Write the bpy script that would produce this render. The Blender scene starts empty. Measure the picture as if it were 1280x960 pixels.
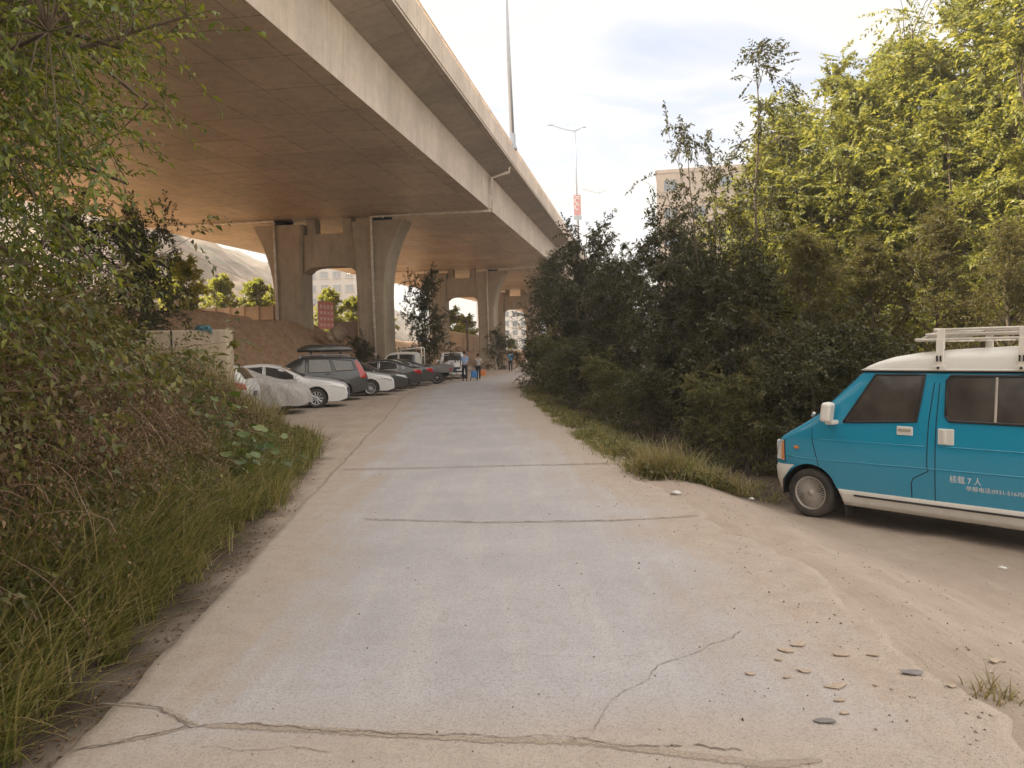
import bpy, bmesh, math, random
import numpy as np
from mathutils import Matrix, Vector, Euler
R = math.radians
scene = bpy.context.scene
COL = scene.collection
PI = math.pi

# ------------------------------------------------------------------ helpers
def fast_mesh(name, verts, faces, attrs=None):
    verts = np.asarray(verts, dtype=np.float32); faces = np.asarray(faces, dtype=np.int32)
    me = bpy.data.meshes.new(name)
    k = faces.shape[1]
    me.vertices.add(len(verts)); me.vertices.foreach_set('co', verts.ravel())
    me.loops.add(faces.size); me.loops.foreach_set('vertex_index', faces.ravel())
    me.polygons.add(len(faces))
    me.polygons.foreach_set('loop_start', np.arange(0, faces.size, k, dtype=np.int32))
    if attrs:
        for a, v in attrs.items():
            at = me.attributes.new(a, 'FLOAT', 'POINT'); at.data.foreach_set('value', np.asarray(v, dtype=np.float32))
    me.update(calc_edges=True); me.validate()
    return me

def link(name, me, mat=None, parent=None, smooth=False, loc=None):
    o = bpy.data.objects.new(name, me); COL.objects.link(o)
    if mat is not None and not me.materials: me.materials.append(mat)
    if parent is not None: o.parent = parent
    if smooth and hasattr(me, 'polygons'): me.polygons.foreach_set('use_smooth', np.ones(len(me.polygons), dtype=bool))
    if loc is not None: o.location = loc
    return o

def tag(o, label=None, cat=None, group=None, kind=None):
    if label: o['label'] = label
    if cat: o['category'] = cat
    if group: o['group'] = group
    if kind: o['kind'] = kind
    return o

def empty(name, loc=(0, 0, 0), rz=0.0):
    o = bpy.data.objects.new(name, None); COL.objects.link(o)
    o.location = loc; o.rotation_euler = (0, 0, rz); o.empty_display_size = .3
    return o

def kids(o): return [c for c in bpy.data.objects if c.parent is o]
def copy_tree(o, parent=None):
    c = o.copy(); COL.objects.link(c)
    if parent is not None: c.parent = parent
    for ch in kids(o): copy_tree(ch, c)
    return c

class MB:
    def __init__(s): s.v = []; s.f = []
    def add(s, vs, fs, M=None):
        n = len(s.v)
        for p in vs: s.v.append(tuple(M @ Vector(p)) if M is not None else tuple(p))
        for f in fs: s.f.append(tuple(i + n for i in f))
        return s
    def box(s, c, d, M=None, rz=0, rx=0, ry=0):
        hx, hy, hz = d[0] / 2, d[1] / 2, d[2] / 2
        T = Matrix.Translation(c) @ Euler((rx, ry, rz)).to_matrix().to_4x4()
        vs = [T @ Vector((x, y, z)) for x in (-hx, hx) for y in (-hy, hy) for z in (-hz, hz)]
        return s.add(vs, [(0, 1, 3, 2), (4, 6, 7, 5), (0, 4, 5, 1), (2, 3, 7, 6), (0, 2, 6, 4), (1, 5, 7, 3)], M)
    def tube(s, pts, rad, n=8, cap=True, M=None):
        pts = [Vector(p) for p in pts]
        if not hasattr(rad, '__len__'): rad = [rad] * len(pts)
        vs = []; up = None
        for i, p in enumerate(pts):
            a = pts[max(i - 1, 0)]; b = pts[min(i + 1, len(pts) - 1)]
            d = (b - a).normalized()
            if up is None: up = d.orthogonal().normalized()
            sx = (up - d * up.dot(d)); sx = sx.normalized() if sx.length > 1e-6 else d.orthogonal().normalized()
            up = sx; sy = d.cross(sx)
            for k in range(n):
                t = 2 * PI * k / n
                vs.append(p + (sx * math.cos(t) + sy * math.sin(t)) * rad[i])
        fs = []
        for i in range(len(pts) - 1):
            for k in range(n):
                k2 = (k + 1) % n
                fs.append((i * n + k, i * n + k2, (i + 1) * n + k2, (i + 1) * n + k))
        if cap:
            fs.append(tuple(range(n - 1, -1, -1))); m = (len(pts) - 1) * n; fs.append(tuple(range(m, m + n)))
        return s.add(vs, fs, M)
    def lathe(s, prof, n=24, M=None, axis='z'):
        vs = []
        for r, z in prof:
            for k in range(n):
                t = 2 * PI * k / n
                if axis == 'z': vs.append((r * math.cos(t), r * math.sin(t), z))
                else: vs.append((r * math.cos(t), z, r * math.sin(t)))
        fs = []
        for i in range(len(prof) - 1):
            for k in range(n):
                k2 = (k + 1) % n
                fs.append((i * n + k, i * n + k2, (i + 1) * n + k2, (i + 1) * n + k))
        return s.add(vs, fs, M)
    def prism(s, poly, h0, h1, plane='xy', M=None):
        n = len(poly)
        def mk(p, h):
            if plane == 'xy': return (p[0], p[1], h)
            if plane == 'xz': return (p[0], h, p[1])
            return (h, p[0], p[1])
        vs = [mk(p, h0) for p in poly] + [mk(p, h1) for p in poly]
        fs = [tuple(range(n - 1, -1, -1)), tuple(range(n, 2 * n))]
        for i in range(n):
            j = (i + 1) % n; fs.append((i, j, n + j, n + i))
        return s.add(vs, fs, M)
    def build(s, name, mat, parent=None, smooth=False, bevel=0, seg=2, fix=True, sub=0):
        me = bpy.data.meshes.new(name); me.from_pydata(s.v, [], s.f); me.update()
        if fix:
            bm = bmesh.new(); bm.from_mesh(me); bmesh.ops.recalc_face_normals(bm, faces=bm.faces[:]); bm.to_mesh(me); bm.free()
        o = link(name, me, mat, parent, smooth)
        if sub:
            m = o.modifiers.new('s', 'SUBSURF'); m.levels = sub; m.render_levels = sub
        if bevel:
            m = o.modifiers.new('b', 'BEVEL'); m.width = bevel; m.segments = seg; m.limit_method = 'ANGLE'; m.angle_limit = R(35)
            if hasattr(m, 'harden_normals'): m.harden_normals = False
        return o

def vnoise(x, y, seed=0):
    """smooth value noise, arrays"""
    xi = np.floor(x).astype(np.int64); yi = np.floor(y).astype(np.int64)
    xf = x - xi; yf = y - yi
    def h(a, b):
        n = (a * 374761393 + b * 668265263 + seed * 1274126177) & 0x7fffffff
        n = (n ^ (n >> 13)) * 1274126177 & 0x7fffffff
        return ((n ^ (n >> 16)) & 0xffff) / 65535.0
    u = xf * xf * (3 - 2 * xf); v = yf * yf * (3 - 2 * yf)
    return (h(xi, yi) * (1 - u) + h(xi + 1, yi) * u) * (1 - v) + (h(xi, yi + 1) * (1 - u) + h(xi + 1, yi + 1) * u) * v
def fbm(x, y, seed=0, o=4):
    t = 0; a = .5; s = 0
    for i in range(o):
        t = t + a * vnoise(x * 2 ** i, y * 2 ** i, seed + i * 7); s += a; a *= .5
    return t / s
def sstep(a, b, x):
    t = np.clip((x - a) / (b - a), 0, 1); return t * t * (3 - 2 * t)

# ------------------------------------------------------------------ materials
class NT:
    def __init__(s, mat):
        s.t = mat.node_tree; s.t.nodes.clear()
    def n(s, typ, **kw):
        nd = s.t.nodes.new(typ)
        for k, v in kw.items(): setattr(nd, k, v)
        return nd
    def l(s, a, b): s.t.links.new(a, b)
    def ramp(s, fac, stops):
        r = s.n('ShaderNodeValToRGB'); e = r.color_ramp.elements
        while len(e) < len(stops): e.new(.5)
        for el, (p, c) in zip(e, stops): el.position = p; el.color = (*c, 1) if len(c) == 3 else c
        s.l(fac, r.inputs[0]); return r.outputs[0]
    def noise(s, vec, scale, detail=6, rough=.6, dist=0):
        nd = s.n('ShaderNodeTexNoise'); nd.inputs['Scale'].default_value = scale; nd.inputs['Detail'].default_value = detail
        nd.inputs['Roughness'].default_value = rough; nd.inputs['Distortion'].default_value = dist
        if vec is not None: s.l(vec, nd.inputs['Vector'])
        return nd.outputs[0]
    def mix(s, fac, a, b, mode='MIX'):
        m = s.n('ShaderNodeMix', data_type='RGBA', blend_type=mode)
        for sock, v in ((m.inputs[0], fac), (m.inputs[6], a), (m.inputs[7], b)):
            if hasattr(v, 'is_linked') or isinstance(v, bpy.types.NodeSocket): s.l(v, sock)
            elif isinstance(v, (int, float)): sock.default_value = v
            else: sock.default_value = (*v, 1)
        return m.outputs[2]
    def math(s, op, a, b=0.0, clamp=False):
        m = s.n('ShaderNodeMath', operation=op, use_clamp=clamp)
        for sock, v in zip(m.inputs, (a, b)):
            if isinstance(v, bpy.types.NodeSocket): s.l(v, sock)
            else: sock.default_value = v
        return m.outputs[0]
    def bump(s, h, strength=.3, dist=.01):
        b = s.n('ShaderNodeBump'); b.inputs['Strength'].default_value = strength; b.inputs['Distance'].default_value = dist
        s.l(h, b.inputs['Height']); return b.outputs[0]
    def coord(s, which='Object', scale=None):
        c = s.n('ShaderNodeTexCoord').outputs[which]
        if scale is None: return c
        m = s.n('ShaderNodeMapping'); m.inputs['Scale'].default_value = scale; s.l(c, m.inputs[0]); return m.outputs[0]
    def world(s):
        return s.n('ShaderNodeNewGeometry').outputs['Position']
    def out(s, shader):
        o = s.n('ShaderNodeOutputMaterial'); s.l(shader, o.inputs[0])
    def pbr(s, color, rough=.8, metal=0, normal=None, spec=.5, coat=0):
        p = s.n('ShaderNodeBsdfPrincipled')
        if isinstance(color, bpy.types.NodeSocket): s.l(color, p.inputs['Base Color'])
        else: p.inputs['Base Color'].default_value = (*color, 1)
        if isinstance(rough, bpy.types.NodeSocket): s.l(rough, p.inputs['Roughness'])
        else: p.inputs['Roughness'].default_value = rough
        p.inputs['Metallic'].default_value = metal; p.inputs['Specular IOR Level'].default_value = spec
        p.inputs['Coat Weight'].default_value = coat; p.inputs['Coat Roughness'].default_value = .06
        if normal is not None: s.l(normal, p.inputs['Normal'])
        return p.outputs[0]

def new_mat(name):
    m = bpy.data.materials.new(name); m.use_nodes = True
    return m, NT(m)

def m_simple(name, color, rough=.5, metal=0, spec=.5, coat=0, var=.12, scale=6, dirt=None, dirt_amt=.5):
    m, t = new_mat(name); c = t.coord()
    nz = t.noise(c, scale)
    lo = tuple(x * (1 - var) for x in color); hi = tuple(min(1, x * (1 + var)) for x in color)
    col = t.ramp(nz, [(.3, lo), (.7, hi)])
    rg = rough
    if dirt:
        d = t.noise(c, 2.2, 8, .7)
        f = t.math('MULTIPLY', t.ramp(d, [(.42, (0, 0, 0)), (.75, (1, 1, 1))]), dirt_amt)
        col = t.mix(f, col, dirt)
        rg = t.math('ADD', rough, t.math('MULTIPLY', f, .5), True)
    t.out(t.pbr(col, rg, metal, None, spec, coat)); return m

def m_paint(name, color, dust=.25, coat=.8, rough=.35, metal=0.0):
    """car paint with road dust gathering low on the body"""
    m, t = new_mat(name); c = t.coord()
    sep = t.n('ShaderNodeSeparateXYZ'); t.l(c, sep.inputs[0])
    nz = t.noise(c, 5, 8, .7)
    low = t.n('ShaderNodeMapRange'); low.inputs[1].default_value = 1.0; low.inputs[2].default_value = .2; t.l(sep.outputs[2], low.inputs[0])
    f = t.math('MULTIPLY', t.math('ADD', t.math('MULTIPLY', low.outputs[0], .7), .25), t.ramp(nz, [(.3, (.35,) * 3), (.75, (1,) * 3)]))
    f = t.math('MULTIPLY', f, dust, True)
    col = t.mix(f, color, (.36, .29, .22))
    rg = t.math('ADD', t.math('MULTIPLY', f, .6), rough, True)
    t.out(t.pbr(col, rg, metal, None, .5, coat)); return m

def m_concrete(name, base, stain=(.12, .09, .065), panels=None, streak=True, bumps=.25, rough=.75, spec=.35, scale=1.0, warm=None):
    m, t = new_mat(name); c = t.coord()
    n1 = t.noise(c, .35 * scale, 8, .62); n2 = t.noise(c, 2.5 * scale, 8, .7); n3 = t.noise(c, 30 * scale, 4, .6)
    lo = tuple(x * .72 for x in base); hi = tuple(min(1, x * 1.18) for x in base)
    col = t.ramp(n1, [(.3, lo), (.72, hi)])
    col = t.mix(t.ramp(n2, [(.45, (0, 0, 0)), (.8, (.55,) * 3)]), col, stain)
    col = t.mix(.25, col, t.ramp(n3, [(.3, tuple(x * .6 for x in base)), (.7, hi)]))
    if streak:
        mp = t.n('ShaderNodeMapping'); mp.inputs['Scale'].default_value = (2.2, 2.2, .12); t.l(c, mp.inputs[0])
        s = t.noise(mp.outputs[0], 2.0, 6, .65)
        col = t.mix(t.ramp(s, [(.5, (0, 0, 0)), (.78, (.5,) * 3)]), col, stain)
    h = n2
    if panels:
        br = t.n('ShaderNodeTexBrick'); br.offset = .0; br.squash = 1
        wv = t.n('ShaderNodeMapping'); t.l(c, wv.inputs[0])
        t.l(wv.outputs[0], br.inputs['Vector'])
        br.inputs['Scale'].default_value = 1; br.inputs['Brick Width'].default_value = panels[0]; br.inputs['Row Height'].default_value = panels[1]
        br.inputs['Mortar Size'].default_value = panels[2]; br.inputs['Mortar Smooth'].default_value = .4; br.inputs['Bias'].default_value = 0
        br.inputs['Color1'].default_value = (.74, .73, .72, 1); br.inputs['Color2'].default_value = (1.0, 1.0, 1.0, 1); br.inputs['Mortar'].default_value = (.9, .9, .9, 1)
        col = t.mix(.85, col, br.outputs['Color'], 'MULTIPLY')
        gap = t.math('MULTIPLY', br.outputs['Fac'], t.ramp(n2, [(.3, (.25,) * 3), (.6, (.9,) * 3)]))
        col = t.mix(gap, col, stain)
        rr = t.math('ADD', t.math('MULTIPLY', n2, .5), rough - .42, True)
        t.out(t.pbr(col, rr, 0, t.bump(h, bumps, .01), spec)); return m
    t.out(t.pbr(col, rough, 0, t.bump(h, bumps, .02), spec)); return m

def m_leaf(name, c1, c2, c3, trans=.35, tcol=None, rough=.45, dry=None, dry_amt=.0):
    m, t = new_mat(name)
    g = t.n('ShaderNodeNewGeometry')
    stops = [(0, c1), (.5, c2), (1, c3)]
    if dry: stops = [(0, c1), (.45, c2), (1 - dry_amt - .02, c3), (1 - dry_amt + .02, dry)]
    col = t.ramp(g.outputs['Random Per Island'], stops)
    p = t.pbr(col, rough, 0, None, .4)
    tr = t.n('ShaderNodeBsdfTranslucent')
    t.l(t.mix(1.0, col, tcol or (1.6, 1.5, .7), 'MULTIPLY'), tr.inputs[0])
    mx = t.n('ShaderNodeMixShader'); mx.inputs[0].default_value = trans; t.l(p, mx.inputs[1]); t.l(tr.outputs[0], mx.inputs[2])
    t.out(mx.outputs[0]); return m

def m_glass(name, color=(.02, .022, .024), rough=.06, dust=.12):
    m, t = new_mat(name); c = t.coord()
    nz = t.noise(c, 3, 6, .6)
    f = t.math('MULTIPLY', t.ramp(nz, [(.35, (.2,) * 3), (.7, (1,) * 3)]), dust)
    col = t.mix(f, color, (.42, .36, .3)); rg = t.math('ADD', rough, t.math('MULTIPLY', f, .5), True)
    t.out(t.pbr(col, rg, 0, None, .6, .6)); return m

M = {}
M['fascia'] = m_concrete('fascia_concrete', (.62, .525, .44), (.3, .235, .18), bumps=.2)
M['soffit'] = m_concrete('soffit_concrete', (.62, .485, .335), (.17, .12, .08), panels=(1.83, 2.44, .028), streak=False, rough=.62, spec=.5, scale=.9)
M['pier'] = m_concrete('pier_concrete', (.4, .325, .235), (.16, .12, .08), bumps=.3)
M['block'] = m_concrete('block_concrete', (.46, .37, .27), (.24, .18, .12), scale=1.6)
M['wallc'] = m_concrete('yard_wall_render', (.42, .32, .23), (.24, .15, .1), scale=1.4)
M['pvc'] = m_simple('drain_pipe_plastic', (.72, .64, .55), .45, var=.12, dirt=(.25, .18, .12), dirt_amt=.5)
M['steel'] = m_simple('galvanised_steel', (.33, .35, .39), .4, .6, var=.1)
M['dark'] = m_simple('dark_void', (.012, .011, .01), .9, var=.1)
M['rubber'] = m_simple('tyre_rubber', (.022, .021, .02), .8, var=.2, dirt=(.2, .16, .12), dirt_amt=.5)
M['blackpl'] = m_simple('black_plastic', (.02, .02, .021), .5, var=.15)
M['alloy'] = m_simple('alloy_wheel', (.55, .55, .55), .3, .75, var=.06)
M['hub'] = m_simple('dusty_hubcap', (.42, .38, .34), .45, .3, dirt=(.3, .24, .18), dirt_amt=.7)
M['glass'] = m_glass('car_glass')
M['vanglass'] = m_glass('van_window_glass', (.035, .029, .025), .045, .14)
M['chrome'] = m_simple('chrome', (.7, .7, .7), .15, .9, var=.03)
M['red'] = m_simple('tail_light_red', (.45, .015, .012), .2, coat=.7)
M['clear'] = m_simple('headlight_glass', (.55, .55, .54), .12, .2, coat=.8)
M['amber'] = m_simple('amber_lens', (.55, .2, .05), .2, coat=.6)
M['plate'] = m_simple('number_plate_blue', (.025, .06, .2), .4)
M['white'] = m_paint('white_car_paint', (.72, .72, .71), .22)
M['black'] = m_paint('black_car_paint', (.012, .012, .014), .18)
M['grey'] = m_paint('dark_grey_car_paint', (.03, .034, .04), .25, metal=.3)
M['silver'] = m_paint('silver_grey_car_paint', (.2, .2, .2), .3, metal=.4)
M['teal'] = m_paint('teal_van_paint', (.0, .245, .40), .15, .6, .27)
M['vanwhite'] = m_paint('aged_white_van_paint', (.66, .64, .59), .5, .2, .5)
M['rackw'] = m_simple('white_rack_metal', (.68, .64, .57), .5, var=.06, dirt=(.45, .34, .25), dirt_amt=.4)
M['lettering'] = m_simple('white_lettering', (.66, .68, .68), .6, var=.1)
M['skin'] = m_simple('skin', (.38, .22, .15), .55, var=.05)
M['hair'] = m_simple('black_hair', (.012, .01, .009), .6)
M['bark'] = m_simple('bark', (.11, .08, .055), .9, var=.4, scale=20)
M['twig'] = m_simple('dry_twig', (.2, .13, .085), .9, var=.35, scale=12)
# ------------------------------------------------------------------ camera
cam = bpy.data.cameras.new('camera'); cam.lens = 27.0; cam.sensor_width = 36; cam.clip_end = 3000; cam.clip_start = .05
CAM = bpy.data.objects.new('camera', cam); COL.objects.link(CAM); scene.camera = CAM
CR = (Matrix.Rotation(R(90 - 2.386), 3, 'X') @ Matrix.Rotation(R(-1.2), 3, 'Z'))
CAM.matrix_world = Matrix.Translation((0, 0, 1.7)) @ CR.to_4x4()

def at(px, py, Y):
    """world point seen at photo pixel (1280x960) at distance Y ahead: used only to measure the place"""
    d = CR @ Vector(((px - 640) / 960, -(py - 480) / 960, -1)); return Vector((0, 0, 1.7)) + d * (Y / d.y)

# ------------------------------------------------------------------ light
SUN_EL, SUN_AZ = 43.5, -74.0          # azimuth from +Y, clockwise positive: the sun stands to the left beyond the viaduct
sl = bpy.data.lights.new('sun', 'SUN'); sl.energy = 5.0; sl.angle = R(.6); sl.color = (1, .9, .74)
so = bpy.data.objects.new('sun', sl); COL.objects.link(so)
to_sun = Vector((math.sin(R(SUN_AZ)) * math.cos(R(SUN_EL)), math.cos(R(SUN_AZ)) * math.cos(R(SUN_EL)), math.sin(R(SUN_EL))))
so.rotation_euler = to_sun.to_track_quat('Z', 'Y').to_euler(); so.location = (-60, 40, 60)
w = bpy.data.worlds.new('World'); scene.world = w; w.use_nodes = True
t = NT(w)
sky = t.n('ShaderNodeTexSky', sky_type='NISHITA'); sky.sun_disc = False
sky.sun_elevation = R(SUN_EL); sky.sun_rotation = R(SUN_AZ); sky.altitude = 1500; sky.dust_density = 2.5; sky.air_density = 1.0; sky.ozone_density = 1.0
gen = t.n('ShaderNodeTexCoord').outputs['Generated']
sp = t.n('ShaderNodeSeparateXYZ'); t.l(gen, sp.inputs[0])
zz = t.math('ADD', t.math('MAXIMUM', sp.outputs[2], 0.0), .12)
cx = t.n('ShaderNodeCombineXYZ'); t.l(t.math('DIVIDE', sp.outputs[0], zz), cx.inputs[0]); t.l(t.math('DIVIDE', sp.outputs[1], zz), cx.inputs[1])
mp = t.n('ShaderNodeMapping'); mp.inputs['Rotation'].default_value = (0, 0, R(25)); mp.inputs['Scale'].default_value = (1.0, 1.9, 1); t.l(cx.outputs[0], mp.inputs[0])
cl = t.noise(mp.outputs[0], 1.15, 9, .56, .5)
cov = t.ramp(cl, [(.38, (.0,) * 3), (.49, (.55,) * 3), (.6, (1,) * 3)])
hz = t.n('ShaderNodeMapRange'); hz.inputs[1].default_value = .34; hz.inputs[2].default_value = .0; t.l(sp.outputs[2], hz.inputs[0])
cov = t.math('MAXIMUM', cov, t.math('MULTIPLY', hz.outputs[0], .97))
zen = t.n('ShaderNodeMapRange'); zen.interpolation_type = 'SMOOTHSTEP'; zen.inputs[1].default_value = .40; zen.inputs[2].default_value = .85; zen.inputs[3].default_value = 1.0; zen.inputs[4].default_value = 2.4; t.l(sp.outputs[2], zen.inputs[0])  # sky overhead, above the view, brightened to lift the light in the shade
ccol = t.ramp(cl, [(.45, (3.85, 3.74, 3.5)), (.7, (3.5, 3.42, 3.27))])
pale = t.mix(.72, sky.outputs[0], (2.55, 2.8, 3.4))
# added out-of-view sky brightness behind and to the right, lifting the shaded viaduct side
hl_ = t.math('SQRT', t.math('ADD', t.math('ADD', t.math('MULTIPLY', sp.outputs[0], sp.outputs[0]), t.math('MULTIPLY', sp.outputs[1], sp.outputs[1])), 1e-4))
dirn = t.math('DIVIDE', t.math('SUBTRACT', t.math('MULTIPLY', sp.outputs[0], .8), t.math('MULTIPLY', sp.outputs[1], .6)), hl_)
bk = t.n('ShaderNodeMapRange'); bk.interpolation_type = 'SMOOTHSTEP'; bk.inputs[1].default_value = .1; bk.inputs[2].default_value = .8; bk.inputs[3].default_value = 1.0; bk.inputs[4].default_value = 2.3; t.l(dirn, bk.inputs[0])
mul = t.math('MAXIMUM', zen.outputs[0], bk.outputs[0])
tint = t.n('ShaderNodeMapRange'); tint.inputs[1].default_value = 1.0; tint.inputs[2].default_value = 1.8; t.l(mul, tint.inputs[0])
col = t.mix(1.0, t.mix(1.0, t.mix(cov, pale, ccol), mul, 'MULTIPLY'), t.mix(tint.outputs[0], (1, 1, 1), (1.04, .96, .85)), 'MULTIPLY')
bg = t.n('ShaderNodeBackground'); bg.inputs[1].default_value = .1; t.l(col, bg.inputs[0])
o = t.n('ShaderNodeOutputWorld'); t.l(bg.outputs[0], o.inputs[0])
scene.view_settings.view_transform = 'Standard'; scene.view_settings.look = 'None'; scene.view_settings.exposure = 1.47; scene.view_settings.gamma = 1
try:
    scene.view_settings.use_curve_mapping = False
    scene.cycles.use_denoising = True; scene.cycles.denoiser = 'OPENIMAGEDENOISE'
    scene.cycles.max_bounces = 8; scene.cycles.diffuse_bounces = 4; scene.cycles.transmission_bounces = 4; scene.cycles.transparent_max_bounces = 6
    scene.cycles.sample_clamp_indirect = 6
except Exception as ex: print(ex)

# ------------------------------------------------------------------ terrain
def interp(Y, pts):
    xs, ys = zip(*pts); return np.interp(Y, xs, ys)
LEFT = [(-20, -.2), (0, -1.72), (3.28, -1.98), (12.45, -2.76), (22, -3.6), (30, -4.35), (36, -4.5), (40, -4.3), (44, -3.7), (48, -2.8), (55, -1.4), (62, -.6), (71, .3), (85, 2.5), (110, 7)]
RIGHT = [(-20, 4.2), (0, 2.52), (3.44, 2.25), (7.45, 1.98), (11.8, 1.5), (20, .95), (26, .62), (32.5, .36), (40, .3), (48, .75), (55, 1.5), (62, 2.5), (71, 3.9), (85, 6.4), (110, 11)]
TOE = [(-20, 0.2), (0, -1.85), (3.3, -2.12), (5.5, -2.32), (12.5, -3.38), (15, -3.9)]
EMB = [(-20, -60), (12, -22), (18, -14), (24, -12.2), (30, -11.3), (34, -10.5), (40, -9.9), (47, -9.6), (55, -8.5), (65, -7), (80, -4), (110, 0), (200, 10)]

def height(X, Y):
    z = np.zeros_like(X)
    rt = interp(Y, RIGHT)
    drop = sstep(.3, 1.7, X - rt) * .335 * sstep(30, 14, Y)
    z = z - drop
    # near left bank
    s = interp(Y, TOE) - X
    hb = (1.75 - .5 * sstep(6.5, 10.5, Y)) * sstep(17.5, 13, Y)
    z = z + hb * sstep(-.1, 2.3, s) * (1 + .0 * s)
    z = z + np.where(s > 0, (fbm(X * 1.3, Y * 1.3, 3) - .5) * .35 * np.minimum(s, 1) * sstep(17, 13, Y), 0)
    # embankment under the viaduct
    e = interp(Y, EMB) - X
    top = 3.75 + .35 * sstep(-16, -22, X)
    top = top - 1.75 * sstep(49, 54, Y) * sstep(-16.5, -14, X)
    slope = e * 1.15 + (fbm(X * .8, Y * .8, 11) - .5) * .7 * sstep(0, .5, e)
    gul = (fbm(X * .35 + Y * .5, Y * 2.4 - X * .4, 5, 3) - .5) * .9 * sstep(.2, 1.2, e) * sstep(4.5, 2.8, e)
    ze = np.minimum(slope + gul, top + (fbm(X * .5, Y * .5, 21) - .5) * .5)
    z = np.maximum(z, np.where(e > 0, ze, -9))
    z = z + (fbm(X * 1.9, Y * 1.9, 9) - .5) * .05 * (.25 + .75 * sstep(.2, 1.2, X - rt)) + .004
    # far valley sides
    z = z + sstep(60, 160, X) * 30 * sstep(0, 60, Y + 30)
    # keep the ground just under the road slab
    lf = interp(Y, LEFT)
    inside = sstep(-.35, -.1, X - lf) * sstep(-.3, -.1, rt - X) * sstep(115, 108, Y)
    z = z * (1 - inside) + (-.012) * inside
    return z

def axis(segs):
    out = []
    for a, b, d in segs: out.append(np.arange(a, b, d))
    return np.concatenate(out + [np.array([segs[-1][1]])])
gx = axis([(-900, -200, 60), (-200, -60, 10), (-60, -26, 1.5), (-26, -8, .28), (-8, 7, .13), (7, 16, .4), (16, 60, 2.5), (60, 200, 12), (200, 900, 70)])
gy = axis([(-60, -4, 3), (-4, 1, .5), (1, 16, .13), (16, 50, .3), (50, 85, .8), (85, 160, 5), (160, 400, 20), (400, 1500, 100)])
GX, GY = np.meshgrid(gx, gy)
GZ = height(GX, GY)
n0, n1 = GX.shape
idx = np.arange(n0 * n1).reshape(n0, n1)
F = np.stack([idx[:-1, :-1], idx[:-1, 1:], idx[1:, 1:], idx[1:, :-1]], -1).reshape(-1, 4)
soil = sstep(0, .5, interp(GY, EMB) - GX)
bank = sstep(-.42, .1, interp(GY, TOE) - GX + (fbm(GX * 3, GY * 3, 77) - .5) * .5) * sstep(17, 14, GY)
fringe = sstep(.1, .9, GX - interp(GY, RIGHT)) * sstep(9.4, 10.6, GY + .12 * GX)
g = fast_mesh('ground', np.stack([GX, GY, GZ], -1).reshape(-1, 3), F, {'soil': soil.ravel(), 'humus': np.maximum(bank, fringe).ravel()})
m, t = new_mat('dusty_ground'); pos = t.world()
a1 = t.n('ShaderNodeAttribute', attribute_name='soil').outputs['Fac']; a2 = t.n('ShaderNodeAttribute', attribute_name='humus').outputs['Fac']
n1_ = t.noise(pos, .5, 8, .62); n2_ = t.noise(pos, 4, 8, .7); n3_ = t.noise(pos, 45, 4, .7)
mps = t.n('ShaderNodeMapping'); mps.inputs['Scale'].default_value = (3.5, .45, 1); mps.inputs['Rotation'].default_value = (0, 0, R(6)); t.l(pos, mps.inputs[0])
n4_ = t.noise(mps.outputs[0], 1.3, 6, .65)
dust = t.ramp(n1_, [(.3, (.335, .265, .21)), (.7, (.43, .353, .287))])
dust = t.mix(t.ramp(n2_, [(.42, (0,) * 3), (.75, (.6,) * 3)]), dust, (.27, .205, .155))
dust = t.mix(t.ramp(n4_, [(.48, (0,) * 3), (.75, (.45,) * 3)]), dust, (.5, .43, .35))
dust = t.mix(t.ramp(n3_, [(.62, (0,) * 3), (.72, (.7,) * 3)]), dust, (.2, .15, .115))
ear = t.ramp(n2_, [(.3, (.2, .125, .075)), (.55, (.35, .23, .14)), (.78, (.44, .305, .2))])
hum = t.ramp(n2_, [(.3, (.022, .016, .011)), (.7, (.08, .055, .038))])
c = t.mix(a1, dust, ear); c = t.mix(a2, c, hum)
h = t.math('ADD', t.math('ADD', t.math('MULTIPLY', n2_, .6), t.math('MULTIPLY', n3_, .4)), t.math('MULTIPLY', n4_, .9))
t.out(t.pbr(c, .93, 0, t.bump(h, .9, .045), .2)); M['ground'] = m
GROUND = link('ground', g, m, smooth=True); tag(GROUND, kind='structure')

def gz(x, y): return float(height(np.array([float(x)]), np.array([float(y)]))[0])

# ------------------------------------------------------------------ concrete road
ys = np.concatenate([np.arange(-18, 2, .5), np.arange(2, 20, .07), np.arange(20, 60, .3), np.arange(60, 110, 1.0)])
rng = np.random.default_rng(5)
lf = interp(ys, LEFT); rt = interp(ys, RIGHT)
jag = lambda sc, sd, amp: (fbm(ys * sc, ys * 0 + sd, sd, 3) - .5) * amp
lfj = lf + jag(.5, 1, .1) + jag(6, 2, .05); rtj = rt + jag(.7, 3, .5) + jag(5, 4, .2)
us = np.array([0, .006, .02, .05, .1, .15, .2, .27, .35, .45, .55, .65, .73, .8, .85, .9, .95, .98, .994, 1])
RX = lfj[:, None] + (rtj - lfj)[:, None] * us[None]; RY = np.repeat(ys[:, None], len(us), 1)
RZ = np.full_like(RX, .012) + (fbm(RX * 1.1, RY * 1.1, 31) - .5) * .006
edge = np.minimum(us, 1 - us)[None] * (rtj - lfj)[:, None]
RZ = np.where(us[None] == 0, -.025, np.where(us[None] == 1, -.025, RZ))
n0, n1 = RX.shape; idx = np.arange(n0 * n1).reshape(n0, n1)
F = np.stack([idx[:-1, :-1], idx[:-1, 1:], idx[1:, 1:], idx[1:, :-1]], -1).reshape(-1, 4)
rm = fast_mesh('road', np.stack([RX, RY, RZ], -1).reshape(-1, 3), F, {'edge_left': ((us[None] * (rtj - lfj)[:, None])).ravel(), 'edge_right': (((1 - us[None]) * (rtj - lfj)[:, None])).ravel()})
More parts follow.
